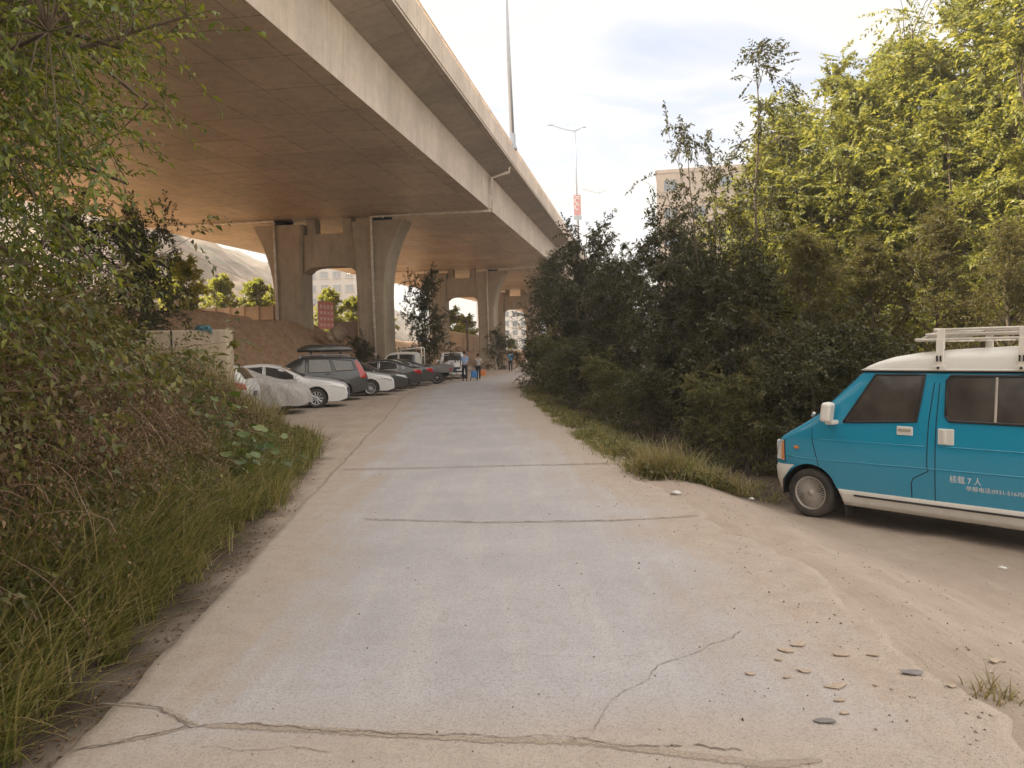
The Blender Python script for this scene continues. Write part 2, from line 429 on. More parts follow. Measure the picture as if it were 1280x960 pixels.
m, t = new_mat('dusty_concrete_road'); pos = t.world()
el_ = t.n('ShaderNodeAttribute', attribute_name='edge_left').outputs['Fac']; er_ = t.n('ShaderNodeAttribute', attribute_name='edge_right').outputs['Fac']
n1_ = t.noise(pos, .7, 8, .62); n2_ = t.noise(pos, 5, 8, .7); n3_ = t.noise(pos, 60, 5, .7); n5_ = t.noise(pos, 160, 2, .5)
mps = t.n('ShaderNodeMapping'); mps.inputs['Scale'].default_value = (4.2, .35, 1); mps.inputs['Rotation'].default_value = (0, 0, R(-5)); t.l(pos, mps.inputs[0])
n4_ = t.noise(mps.outputs[0], 1.0, 7, .62)
conc = t.ramp(n1_, [(.3, (.335, .316, .32)), (.7, (.42, .397, .396))])
conc = t.mix(t.ramp(n2_, [(.5, (0,) * 3), (.8, (.55,) * 3)]), conc, (.3, .275, .26))
conc = t.mix(t.ramp(n4_, [(.5, (0,) * 3), (.72, (.4,) * 3)]), conc, (.48, .455, .43))
scr = t.n('ShaderNodeMapping'); scr.inputs['Scale'].default_value = (1.2, 9, 1); scr.inputs['Rotation'].default_value = (0, 0, R(30)); t.l(pos, scr.inputs[0])
ns = t.noise(scr.outputs[0], .9, 8, .75)
conc = t.mix(t.ramp(ns, [(.62, (0,) * 3), (.7, (.35,) * 3)]), conc, (.3, .245, .225))
def band(e, a, b):
    r = t.n('ShaderNodeMapRange'); r.inputs[1].default_value = a; r.inputs[2].default_value = b; r.interpolation_type = 'SMOOTHSTEP'; t.l(e, r.inputs[0]); return r.outputs[0]
wob = t.math('MULTIPLY', t.math('SUBTRACT', n4_, .5), 1.6)
wob2 = t.math('MULTIPLY', t.math('SUBTRACT', n1_, .5), 1.4)
wb = t.math('ADD', wob, wob2)
dl = t.math('MULTIPLY', band(t.math('ADD', el_, wb), 1.0, .25), .92)
dr = t.math('MULTIPLY', band(t.math('ADD', er_, wb), 1.35, .25), 1.0)
dust = t.ramp(n2_, [(.3, (.34, .273, .215)), (.7, (.43, .355, .29))])
sepy = t.n('ShaderNodeSeparateXYZ'); t.l(pos, sepy.inputs[0])
far = t.n('ShaderNodeMapRange'); far.inputs[1].default_value = 44; far.inputs[2].default_value = 62; far.inputs[4].default_value = .7; t.l(sepy.outputs[1], far.inputs[0])
near = t.n('ShaderNodeMapRange'); near.inputs[1].default_value = 3.75; near.inputs[2].default_value = 3.2; near.inputs[4].default_value = .85; t.l(t.math('ADD', sepy.outputs[1], t.math('MULTIPLY', wob2, .4)), near.inputs[0])
d = t.math('MAXIMUM', t.math('MAXIMUM', dl, dr), t.math('MAXIMUM', far.outputs[0], near.outputs[0]))
col = t.mix(d, conc, dust)
col = t.mix(t.ramp(n3_, [(.5, (0,) * 3), (.66, (.6,) * 3)]), col, (.22, .185, .16))
col = t.mix(t.ramp(n5_, [(.58, (0,) * 3), (.66, (.7,) * 3)]), col, (.13, .105, .09))
h = t.math('ADD', t.math('MULTIPLY', n3_, .5), t.math('MULTIPLY', n5_, .35))
t.out(t.pbr(col, .82, 0, t.bump(h, .6, .012), .3)); M['road'] = m
ROAD = link('road', rm, m, smooth=True); tag(ROAD, kind='structure')

# cracks and joints in the slab: thin ragged strips of dirt a few millimetres above it
m, t = new_mat('crack_dirt'); pos = t.world()
t.out(t.pbr(t.ramp(t.noise(pos, 25, 4), [(.3, (.1, .075, .06)), (.7, (.24, .19, .15))]), .95)); M['crack'] = m
def road_z(x, y): return .012 + float((fbm(np.array([x * 1.1]), np.array([y * 1.1]), 31)[0] - .5) * .006)
def crack(pts, width, seed, wig=.02, step=.022):
    r = random.Random(seed); P = []
    for (x0, y0), (x1, y1) in zip(pts[:-1], pts[1:]):
        L = math.hypot(x1 - x0, y1 - y0); n = max(2, int(L / step))
        for i in range(n):
            u = i / n; P.append((x0 + (x1 - x0) * u, y0 + (y1 - y0) * u))
    P.append(pts[-1]); mb = MB(); vs = []; ox = oy = 0
    for i, (x, y) in enumerate(P):
        a = P[max(0, i - 1)]; b = P[min(len(P) - 1, i + 1)]
        dx, dy = b[0] - a[0], b[1] - a[1]; L = math.hypot(dx, dy) or 1
        nx, ny = -dy / L, dx / L
        o = wig * ((2 * (fbm(np.array([i * .11 + seed]), np.array([.5]), seed, 4)[0]) - 1) * 1.6 + r.uniform(-.22, .22))
        wd = width * r.uniform(.05, 1.2) * (.25 + 1.1 * fbm(np.array([i * .03]), np.array([seed * 3.3]), 5, 2)[0]) * (.5 if i in (0, len(P) - 1) else 1)
        for sgn in (-1, 1):
            X = x + nx * (o + sgn * wd / 2); Y = y + ny * (o + sgn * wd / 2)
            vs.append((X, Y, road_z(X, Y) + .005))
    mb.add(vs, [(2 * i, 2 * i + 1, 2 * i + 3, 2 * i + 2) for i in range(len(P) - 1)])
    o = mb.build('crack', M['crack'], ROAD); return o
m, t = new_mat('crack_crumbs'); pos = t.world()
fac = t.n('ShaderNodeAttribute', attribute_name='core').outputs['Fac']
mk = t.ramp(t.math('MULTIPLY', t.math('ADD', t.noise(pos, 30, 6, .75), t.math('MULTIPLY', t.noise(pos, 5, 3), .6)), fac), [(.46, (0,) * 3), (.66, (.85,) * 3)])
tr_ = t.n('ShaderNodeBsdfTransparent'); mx_ = t.n('ShaderNodeMixShader'); t.l(mk, mx_.inputs[0]); t.l(tr_.outputs[0], mx_.inputs[1])
t.l(t.pbr(t.ramp(t.noise(pos, 60, 4), [(.3, (.24, .19, .15)), (.7, (.4, .33, .26))]), .95), mx_.inputs[2]); t.out(mx_.outputs[0]); M['crumbs'] = m
def crumbs(pts, width, seed):
    P = []
    for (x0, y0), (x1, y1) in zip(pts[:-1], pts[1:]):
        n = max(2, int(math.hypot(x1 - x0, y1 - y0) / .06)); P += [(x0 + (x1 - x0) * i / n, y0 + (y1 - y0) * i / n) for i in range(n)]
    P.append(pts[-1]); vs = []; at_ = []
    for i, (x, y) in enumerate(P):
        a = P[max(0, i - 1)]; b = P[min(len(P) - 1, i + 1)]; L = math.hypot(b[0] - a[0], b[1] - a[1]) or 1; nx, ny = -(b[1] - a[1]) / L, (b[0] - a[0]) / L
        wd = width * (.4 + 1.2 * fbm(np.array([i * .15]), np.array([seed * 1.7]), 15, 3)[0])
        for k in (-1, -.4, 0, .4, 1): X, Y = x + nx * wd * k, y + ny * wd * k; vs.append((X, Y, road_z(X, Y) + .0035)); at_.append(1 - abs(k) if 0 < i < len(P) - 1 else 0)
    F_ = [(5 * i + j, 5 * i + j + 1, 5 * i + j + 6, 5 * i + j + 5) for i in range(len(P) - 1) for j in range(4)]
    return link('crack_dust', fast_mesh('crack_dust', vs, F_, {'core': at_}), M['crumbs'], ROAD)
def G(px, py):
    d = CR @ Vector(((px - 640) / 960, -(py - 480) / 960, -1)); p = Vector((0, 0, 1.7)) + d * (-1.69 / d.z); return (p.x, p.y)
crack([G(427, 587), G(560, 584), G(690, 581), G(768, 579)], .034, 1, .016)
crack([G(452, 649), G(600, 653), G(760, 651), G(874, 645)], .02, 2, .018)
crack([G(128, 880), G(200, 886), G(248, 908)], .012, 3, .03)
crack([G(248, 908), G(330, 908), G(470, 914), G(610, 922), G(720, 922), G(820, 936), G(930, 938)], .014, 13, .035)
crack([G(245, 906), G(180, 922), G(90, 940)], .014, 4, .03)
crack([G(128, 880), G(150, 884)], .012, 5, .01)
crack([G(735, 916), G(772, 870), G(830, 830), G(880, 812), G(930, 790)], .005, 6, .03)
crack([G(250, 935), G(420, 938)], .006, 8, .03)
crack([G(600, 815), G(700, 822), G(800, 822)], .004, 9, .02)

crumbs([G(248, 908), G(330, 910), G(470, 918), G(610, 926), G(720, 928), G(820, 940), G(960, 958), G(1040, 950)], .075, 1)
crumbs([G(128, 880), G(200, 886), G(248, 908), G(180, 922), G(90, 940)], .05, 2)
crumbs([G(452, 650), G(600, 654), G(760, 652), G(874, 646)], .03, 3)
crumbs([G(427, 588), G(560, 585), G(690, 582), G(768, 580)], .045, 4)
# ------------------------------------------------------------------ viaduct (local x across, y along, z above the datum)
AZ = math.atan2(.165, .986); GRADE = .0146
VIA = empty('viaduct', (0, 0, 0))
VIA.rotation_euler = (GRADE, 0, -AZ)
tag(VIA, 'long concrete road viaduct on flared pairs of piers crossing above the parked cars', 'viaduct')
VM = Matrix.Translation((0, 0, 0)) @ Euler((GRADE, 0, -AZ)).to_matrix().to_4x4()
VI = VM.inverted()
SZ = 9.36
AR, AL = -8.5, -30.6
T1, SPAN = 45.0, 35.0
right = [(AR, SZ), (AR + .06, SZ + 1.95), (-6.98, SZ + 2.32), (-6.95, SZ + 3.5), (-7.2, SZ + 3.55), (-7.38, SZ + 2.62)]
cxm = (AR + AL) / 2
left = [(2 * cxm - a, z) for a, z in reversed(right)]
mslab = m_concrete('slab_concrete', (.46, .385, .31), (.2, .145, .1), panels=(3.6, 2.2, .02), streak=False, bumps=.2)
def strip(sec, y0, y1, ny=1):
    mb = MB(); ysx = [y0 + (y1 - y0) * i / ny for i in range(ny + 1)]
    for yy in ysx:
        for a, z in sec: mb.v.append((a, yy, z))
    k = len(sec)
    for i in range(ny):
        for j in range(k - 1): mb.f.append((i * k + j, i * k + j + 1, (i + 1) * k + j + 1, (i + 1) * k + j))
    return mb
for i in range(-2, 7):
    y0 = T1 + SPAN * (i - 1) + .03; y1 = y0 + SPAN - .06
    # closed box-girder body
    sec = [(AR, SZ), (AR + .06, SZ + 1.95), (-6.98, SZ + 2.32), (-6.98, SZ + 2.6), (2 * cxm + 6.98, SZ + 2.6), (2 * cxm + 6.98, SZ + 2.32), (AL - .06, SZ + 1.95), (AL, SZ)]
    body = MB().prism(sec, y0, y1, 'xz').build('deck_span', M['fascia'], VIA)
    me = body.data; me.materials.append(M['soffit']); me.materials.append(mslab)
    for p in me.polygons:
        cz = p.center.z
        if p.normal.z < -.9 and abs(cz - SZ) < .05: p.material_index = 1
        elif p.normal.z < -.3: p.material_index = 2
    for sgn in (1, -1):
        ax = (lambda a: a) if sgn == 1 else (lambda a: 2 * cxm - a)
        ps = [(ax(-6.95), SZ + 2.42), (ax(-6.93), SZ + 3.3), (ax(-6.98), SZ + 3.36), (ax(-7.2), SZ + 3.36), (ax(-7.25), SZ + 3.1), (ax(-7.42), SZ + 2.8), (ax(-7.42), SZ + 2.603), (ax(-6.978), SZ + 2.603), (ax(-6.978), SZ + 2.42)]
        mb = MB(); nseg = 7
        for q in range(nseg):
            mb.prism(ps, y0 + (y1 - y0) * q / nseg + .012, y0 + (y1 - y0) * (q + 1) / nseg - .012, 'xz')
        bar = mb.build('barrier', M['fascia'], body)
        rl = MB(); rl.tube([(ax(-7.08), y0 + .1, SZ + 3.62), (ax(-7.08), y1 - .1, SZ + 3.62)], .05, 6)
        yy = y0 + 1.2
        while yy < y1:
            rl.box((ax(-7.08), yy, SZ + 3.47), (.1, .16, .3)); yy += 2.4
        rl.build('guard_rail', M['fascia'], body)
    # end diaphragm edges (dark joint)
    MB().box(((AR + AL) / 2, y1 + .03, SZ + 1.2), (AR - AL - .4, .05, 2.0)).build('expansion_joint', M['dark'], body)

def column(side, z0, z1, y):
    """side 1 = right column (flares to the right), -1 = left"""
    c = -18.45; mb = MB()
    inner, w = 1.75, 1.8
    secs = []
    for i in range(21):
        u = i / 20; z = z0 + (z1 - z0) * u
        fl = max(0, 1 - (z1 - z) / 4.6)
        outw = w + 1.3 * fl ** 2.1
        inn = .22 * fl ** 1.5
        xo = c + side * (inner + outw); xi = c + side * (inner - inn)
        ch = .14
        x0, x1 = min(xo, xi), max(xo, xi); d0, d1 = y - .88, y + .88
        secs.append([(x0 + ch, d0, z), (x1 - ch, d0, z), (x1, d0 + ch, z), (x1, d1 - ch, z), (x1 - ch, d1, z), (x0 + ch, d1, z), (x0, d1 - ch, z), (x0, d0 + ch, z)])
    for s in secs: mb.v += s
    k = 8
    for i in range(20):
        for j in range(k):
            j2 = (j + 1) % k; mb.f.append((i * k + j, i * k + j2, (i + 1) * k + j2, (i + 1) * k + j))
    mb.f.append(tuple(range(20 * k, 21 * k)))
    return mb
def pipe_with_collars(mb, pts, r=.085):
    mb.tube(pts, r, 8)
    for a, b in zip(pts[:-1], pts[1:]):
        a, b = Vector(a), Vector(b); L = (b - a).length; n = int(L / 1.6)
        for i in range(0, n + 1):
            p = a + (b - a) * min(1, (i * 1.6 + .12) / max(L, .13)); q = p + (b - a).normalized() * .09
            mb.tube([p, q], r * 1.28, 8)
for pi in range(0, 5):
    y = T1 + pi * SPAN
    zt = SZ - .34
    pier = empty('pier', (0, 0, 0)); pier.parent = VIA
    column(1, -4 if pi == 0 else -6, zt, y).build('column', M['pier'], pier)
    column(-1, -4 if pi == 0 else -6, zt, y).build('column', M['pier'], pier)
    # crossbeam with arched underside, hung between the columns
    c = -18.45; x0, x1 = c - 1.62, c + 1.62
    top, lo = SZ - .95, SZ - 3.05
    arc = [(x1, lo - .2), (x1, top), (x0, top), (x0, lo - .2)]
    n = 12
    for i in range(1, n):
        u = i / n; arc.append((x0 + (x1 - x0) * u, lo - .2 + .34 * (1 - (2 * u - 1) ** 6)))
    MB().prism(arc, y - .62, y + .62, 'xz').build('crossbeam', M['pier'], pier)
    for bx in (c - 3.2, c + 3.2): MB().box((bx, y, SZ - .17), (1.0, .9, .33)).build('bearing', M['dark'], pier)
    for bx in (c - 1.15, c + 1.15): MB().box((bx, y - .1, SZ - .49), (.55, .8, .9)).build('bearing_pedestal', M['pier'], pier)
    dp = MB(); py = y - 1.0
    # right downpipe: scupper elbow under the cantilever, down the web, across the soffit, down the column
    pipe_with_collars(dp, [(-7.25, py, SZ + 2.42), (-7.25, py, SZ + 2.0), (-8.3, py, SZ + 1.72), (-8.3, py, SZ - .13), (-15.6, py, SZ - .13), (-15.6, py, .2)])
    dp.build('drain_pipe', M['pvc'], pier, smooth=True)
    dp = MB()
    pipe_with_collars(dp, [(-30.9, py, SZ - .1), (-21.75, py, SZ - .1), (-21.75, py, 3.0 if pi == 0 else 0)])
    dp.build('drain_pipe', M['pvc'], pier, smooth=True)

# ------------------------------------------------------------------ lamp standards on the viaduct edge
def lamp(yl, hgt, lean, label, sign=False):
    root = empty('street_lamp', (0, 0, 0)); root.location = VM @ Vector((-7.08, yl, SZ + 3.36)); root.rotation_euler = (0, -R(lean), 0)
    tag(root, label, 'street lamp', 'lamp standards along the viaduct parapet')
    MB().tube([(0, 0, -.05), (0, 0, hgt * .55), (0, 0, hgt)], [.14, .11, .07], 10).build('pole', M['steel'], root, True)
    mb = MB(); mb.box((0, 0, .06), (.5, .5, .12)); mb.tube([(0, 0, .1), (0, 0, .9)], .19, 10); mb.build('base_plate', M['steel'], root)
    for sgn, L in ((-1, 2.6), (1, .8)):
        a = MB(); pts = [(sgn * L * u, 0, hgt - 1.0 + (.75 if sgn < 0 else .35) * u ** 1.6) for u in np.linspace(0, 1, 7)]
        a.tube(pts, [.06] * 6 + [.05], 6); ar = a.build('lamp_arm', M['steel'], root, True)
        h = MB(); e = pts[-1]
        h.lathe([(0, -.1), (.1, -.09), (.17, -.02), (.13, .06), (0, .09)], 10, Matrix.Translation((e[0] + sgn * .3, 0, e[2] + .03)) @ Matrix.Diagonal((2.4 if sgn < 0 else 1.6, .9, .8, 1)))
        h.build('lamp_head', M['steel'], ar, True)
    if sign:
        sg = MB().box((0, -.14, 5.0), (.85, .05, 2.4)).build('sign_panel', m_simple('red_sign_panel', (.52, .24, .23), .5), root)
        # two white curled strokes one above the other, as on the faded pole sign
        wm = M['lettering']; st = MB()
        for zc in (5.52, 4.76):
            st.tube([(.28 * math.cos(a), -.17, zc + .3 * math.sin(a)) for a in np.linspace(R(30), R(300), 16)], .055, 5)
        st.tube([(-.28, -.17, 6.0), (.28, -.17, 6.0)], .05, 5)
        st.build('sign_marking', wm, sg)
        MB().box((0, -.14, 3.5), (.9, .05, .5)).build('sign_foot_panel', M['steel'], sg)
lamp(44.5, 13.5, 1.4, 'tallest nearest grey lamp pole on the viaduct edge, its head above the frame')
lamp(93.0, 14.8, 1.0, 'lamp pole on the viaduct with curved arms and a red sign panel', True)
lamp(149.0, 17.8, .6, 'farthest small lamp pole beyond the red sign on the viaduct')
# ------------------------------------------------------------------ vehicles: a skin given by a side profile, a half width and rounded edges
class Skin:
    def __init__(s, top, bot, hw, taper=.16, L=None, belt=.9, tumble=.3, r=.11, crown=.05):
        s.top = sorted(top); s.bot = sorted(bot); s.hw = hw; s.taper = taper; s.belt = belt; s.tum = tumble; s.r = r; s.crown = crown
        s.x0, s.x1 = s.top[0][0], s.top[-1][0]
    def zt(s, x): return float(np.interp(x, *zip(*s.top)))
    def zb(s, x): return float(np.interp(x, *zip(*s.bot)))
    def y(s, x, z):
        c = (s.x0 + s.x1) / 2; h = (s.x1 - s.x0) / 2; u = min(1, abs(x - c) / h)
        w = s.hw * (1 - s.taper * u ** 5)
        zt = s.zt(x); zb = s.zb(x)
        y = w - max(0, z - s.belt) * s.tum
        # barrel: fullest a little under the belt line
        y -= .045 * ((z - s.belt * .78) / .6) ** 2 if z < s.belt * .78 else 0
        r = s.r; d = zt - z
        if d < r: y -= r - math.sqrt(max(0, r * r - (r - d) ** 2))
        return max(y, .02)
    def grid(s, nx=64, nz=13, ny=4, arches=(), cuts=None):
        xs = np.linspace(s.x0, s.x1, nx)
        extra = [p[0] for p in s.top] + [p[0] for p in s.bot]
        xs = sorted(set([round(float(v), 4) for v in xs] + [round(float(v), 4) for v in extra]))
        q = [xs[0]]
        for v in xs[1:]:
            if v - q[-1] > .012: q.append(v)
        xs = q
        P = []; inside = []
        for x in xs:
            zb, zt = s.zb(x), s.zt(x); row = []; ins = []
            fr = [1 - (1 - i / nz) ** 1.25 for i in range(nz + 1)]
            zs = [zb + (zt - zb) * f for f in fr[:-2]] 
            rr = min(s.r, (zt - zb) * .5)
            zs = [z for z in np.linspace(zb, zt - rr, nz - 2)] + [zt - rr * .62, zt - rr * .3, zt - rr * .08, zt]
            side = []
            for z in zs:
                yy = s.y(x, z); X, Z = x, z; ii = False
                for (ax, az, ar) in arches:
                    dx, dz = X - ax, Z - az; dd = math.hypot(dx, dz)
                    if dd < ar:
                        ii = True
                        if dd < 1e-4: dx, dz, dd = 0, 1, 1
                        X = ax + dx / dd * ar; Z = az + dz / dd * ar
                        if Z < zb: Z = zb
                side.append((X, yy, Z, ii))
            yt = side[-1][1]
            tops = [(x, yt * (1 - j / ny), zt + s.crown * (1 - (1 - j / ny) ** 2) * min(1, yt), False) for j in range(1, ny + 1)]
            half = side + tops
            P.append(half)
        return xs, P
    def mesh(s, name, mat, parent, arches=(), nx=64, sub=0, filt=None):
        xs, P = s.grid(nx=nx, arches=arches); k = len(P[0]); mb = MB(); dead = []
        full = []
        for row in P:
            l = [(p[0], p[1], p[2]) for p in row]; rgt = [(p[0], -p[1], p[2]) for p in row[:-1]][::-1]
            full.append(l + rgt); dead.append([p[3] for p in row] + [p[3] for p in row[:-1]][::-1])
        K = len(full[0])
        for r_ in full: mb.v += r_
        for i in range(len(full) - 1):
            for j in range(K - 1):
                if dead[i][j] and dead[i][j + 1] and dead[i + 1][j] and dead[i + 1][j + 1]: continue
                mb.f.append((i * K + j, i * K + j + 1, (i + 1) * K + j + 1, (i + 1) * K + j))
        mb.f.append(tuple(range(K))); mb.f.append(tuple((len(full) - 1) * K + j for j in range(K - 1, -1, -1)))
        o = mb.build(name, mat, parent, True)
        bm = bmesh.new(); bm.from_mesh(o.data); bmesh.ops.remove_doubles(bm, verts=bm.verts[:], dist=.002)
        for e in bm.edges:
            if len(e.link_faces) == 2 and e.calc_face_angle(0) > R(38): e.smooth = False
        bmesh.ops.recalc_face_normals(bm, faces=bm.faces[:]); bm.to_mesh(o.data); bm.free()
        return o
    def side_patch(s, mb, poly, side, off=.006, nx=14, nz=4):
        """convex polygon (x,z) laid on the flank"""
        xs_ = [p[0] for p in poly]; a, b = min(xs_), max(xs_)
        def rng_(x):
            zs = []
            for (x0, z0), (x1, z1) in zip(poly, poly[1:] + poly[:1]):
                if (x0 - x) * (x1 - x) <= 0 and abs(x1 - x0) > 1e-6: zs.append(z0 + (z1 - z0) * (x - x0) / (x1 - x0))
                elif abs(x1 - x0) <= 1e-6 and abs(x - x0) < 1e-6: zs += [z0, z1]
            return min(zs), max(zs)
        X = sorted(set([round(v, 5) for v in np.linspace(a, b, nx)] + [round(min(max(p[0], a), b), 5) for p in poly]))
        base = len(mb.v)
        for x in X:
            lo, hi = rng_(min(max(x, a + 1e-5), b - 1e-5))
            for j in range(nz + 1):
                z = lo + (hi - lo) * j / nz; mb.v.append((x, side * (s.y(x, z) + off), z))
        for i in range(len(X) - 1):
            for j in range(nz):
                mb.f.append(tuple(base + v for v in (i * (nz + 1) + j, i * (nz + 1) + j + 1, (i + 1) * (nz + 1) + j + 1, (i + 1) * (nz + 1) + j)))
        return mb
    def side_line(s, mb, pts, side, rad=.006, off=.001, n=5, closed=False):
        P = []
        pp = pts + [pts[0]] if closed else pts
        for (x0, z0), (x1, z1) in zip(pp[:-1], pp[1:]):
            L = math.hypot(x1 - x0, z1 - z0); k = max(1, int(L / .12))
            for i in range(k):
                u = i / k; x = x0 + (x1 - x0) * u; z = z0 + (z1 - z0) * u; P.append((x, side * (s.y(x, z) + off), z))
        x, z = pp[-1]; P.append((x, side * (s.y(x, z) + off), z))
        mb.tube(P, rad, n)
    def top_patch(s, mb, xa, xb, wfr=.86, off=.006, nx=6, ny=8):
        base = len(mb.v); X = np.linspace(xa, xb, nx)
        for x in X:
            z = s.zt(x); yt = s.y(x, z); dz = (s.zt(x + .02) - s.zt(x - .02)) / .04; nl = math.hypot(1, dz)
            for j in range(ny + 1):
                v = -1 + 2 * j / ny; yy = yt * wfr * v
                cz = z + s.crown * (1 - (abs(v) * wfr) ** 2) * min(1, yt)
                mb.v.append((x - dz / nl * off, yy, cz + off / nl))
        for i in range(nx - 1):
            for j in range(ny):
                mb.f.append(tuple(base + q for q in (i * (ny + 1) + j, i * (ny + 1) + j + 1, (i + 1) * (ny + 1) + j + 1, (i + 1) * (ny + 1) + j)))

def wheel(parent, x, y, r, side, spokes=10, rimmat=None, width=.2, split=False):
    """wheel with its tyre and rim; y is the outer face"""
    hub = empty('wheel', (x, y, r)); hub.parent = parent
    ty = MB(); sg = side
    prof = [(r * .66, 0), (r * .72, .012), (r * .9, .016), (r * .97, -.006), (r, -.035), (r, -width + .035), (r * .95, -width), (r * .66, -width)]
    ty.lathe([(a, sg * b) for a, b in prof], 28, axis='y'); ty.build('tyre', M['rubber'], hub, True)
    rm_ = MB()
    rm_.lathe([(a, sg * b) for a, b in [(r * .68, .002), (r * .63, .006), (r * .61, -.03), (r * .6, -.1)]], 28, axis='y')
    rm_.lathe([(a, sg * b) for a, b in [(.001, .0), (r * .13, -.002), (r * .15, -.02), (r * .16, -.05)]], 14, axis='y')
    for k in range(spokes):
        a = 2 * PI * k / spokes
        for da in ((-.07, .07) if split else (0,)):
            wd = r * (.034 if spokes > 30 else .055 if spokes > 12 else .085)
            c, s_ = math.cos(a + da), math.sin(a + da); tx, tz = -s_, c
            vs = []
            for rr, dep in ((r * .12, -.008), (r * .63, -.004)):
                for q in (-1, 1):
                    for dd in (0, -.03): vs.append((c * rr + tx * q * wd / 2, sg * (dep + dd), s_ * rr + tz * q * wd / 2))
            rm_.add(vs, [(0, 2, 6, 4), (0, 4, 5, 1), (2, 3, 7, 6), (1, 5, 7, 3)])
    rm_.build('rim', rimmat or M['alloy'], hub, True)
    dk = MB().lathe([(.001, sg * -.06), (r * .62, sg * -.06)], 20, axis='y').build('brake_disc', M['dark'], hub)
    return hub

def car(label, group, loc, rz, paint, kind, spokes=10, split=False, lights='both', rack=False, hide=()):
    P = KINDS[kind]; sk = Skin(P['top'], P['bot'], P['hw'], P.get('taper', .16), None, P['belt'], P.get('tum', .34), P.get('r', .1))
    root = empty(P['name'], loc, rz); tag(root, label, P.get('cat', 'car'), group)
    wr = P['wr']; ax = P['axles']
    sk.mesh('body', M[paint], root, [(a, wr + .01, wr + .055) for a in ax])
    fl = MB(); bx0 = min(p[0] for p in P['bot']) + .12; bx1 = max(p[0] for p in P['bot']) - .12
    fl.box(((bx0 + bx1) / 2, 0, .42), (bx1 - bx0, 2 * (P['hw'] - .27), .36)); fl.build('underbody', M['dark'], root)
    for a in ax:
        for sd in (1, -1): wheel(root, a, sd * (P['hw'] - .035), wr, sd, spokes, width=.21, split=split)
    gl = []
    for nm, poly in P['win']:
        for sd in (1, -1):
            mb = MB(); sk.side_patch(mb, poly, sd, .005)
            wo = mb.build('side_window', M['glass'], root, True)
            fr = MB(); sk.side_line(fr, poly, sd, .014, .004, 5, True); fr.build('window_frame', M['chrome'] if P.get('chrome') else M['blackpl'], wo, True)
    for nm, (xa, xb) in (('windscreen', P['ws']), ('rear_window', P['rw'])):
        if xa is None: continue
        mb = MB(); sk.top_patch(mb, xa, xb, .84, .006); mb.build(nm, M['glass'], root, True)
    for sd in (1, -1):
        ln = MB()
        for line in P['seams']: sk.side_line(ln, line, sd, .005, -.001, 4)
        ln.build('door_seam', M['dark'], root)
    for hx, hz in P['handles']:
        for sd in (1, -1):
            MB().box((hx, sd * (sk.y(hx, hz) + .015), hz), (.2, .03, .035)).build('door_handle', M['chrome' if P.get('chrome') else paint], root, bevel=.008)
    mx, mz = P['mirror']
    for sd in (1, -1):
        mb = MB(); yy = sk.y(mx, mz)
        mb.box((mx, sd * (yy + .12), mz + .05), (.12, .22, .15)); mb.box((mx, sd * (yy + .01), mz), (.06, .1, .05)); mb.build('wing_mirror', M[paint], root, bevel=.03)
    # lamps wrap the corners as patches of the flank plus a face on the end
    for sd in (1, -1):
        mb = MB(); sk.side_patch(mb, P['hl'], sd, .008, 8, 3); mb.build('headlight', M['clear'], root, True)
        mb = MB(); sk.side_patch(mb, P['tl'], sd, .008, 8, 3); mb.build('tail_light', M['red'], root, True)
    xf, xr = sk.x1, sk.x0
    MB().box((xf + .004, 0, P['grz']), (.03, P['hw'] * 1.05, .13)).build('grille', M['blackpl'], root, bevel=.01)
    MB().box((xf + .004, 0, P['grz'] - .22), (.035, P['hw'] * 1.3, .1)).build('bumper_intake', M['blackpl'], root, bevel=.01)
    MB().box((xf + .02, 0, P['grz'] - .13), (.015, .44, .14)).build('number_plate', M['plate'], root)
    MB().box((xr - .012, 0, P['tlz'] - .12), (.015, .44, .14)).build('number_plate', M['plate'], root)
    return root, sk

KINDS = {}
KINDS['sedan'] = dict(name='parked_sedan', hw=.9, belt=.9, wr=.325, axles=(1.38, -1.36), chrome=True,
    top=[(2.36, .52), (2.33, .66), (2.22, .77), (1.9, .86), (1.3, .955), (1.02, .99), (.6, 1.2), (.22, 1.365), (-.05, 1.425), (-.5, 1.45), (-.95, 1.41), (-1.35, 1.28), (-1.8, 1.085), (-2.15, 1.06), (-2.3, .98), (-2.36, .8), (-2.38, .55)],
    bot=[(2.36, .3), (2.1, .21), (1, .2), (-1.6, .2), (-2.1, .26), (-2.38, .38)],
    win=[('f', [(.86, .96), (.3, 1.3), (-.22, 1.375), (-.22, .95)]), ('r', [(-.3, .95), (-.3, 1.38), (-.8, 1.35), (-1.12, 1.24), (-1.22, .98)]), ('q', [(-1.27, 1.0), (-1.2, 1.19), (-1.5, 1.05), (-1.52, 1.0)])],
    ws=(.98, .26), rw=(-1.0, -1.72), seams=[[(.9, .9), (.82, .5), (.8, .28)], [(-.26, 1.36), (-.26, .9), (-.22, .28)], [(-1.25, .96), (-1.1, .6), (-.95, .5), (-.92, .28)], [(2.1, .72), (1.8, .8), (1.2, .9)], [(.75, .26), (-.95, .26)]],
    handles=[(-.1, .86), (-1.05, .88)], mirror=(.75, .97), hl=[(2.3, .6), (2.27, .72), (1.85, .8), (1.8, .74)], tl=[(-2.33, .7), (-2.31, .92), (-1.95, .97), (-1.98, .82)], grz=.56, tlz=.86)
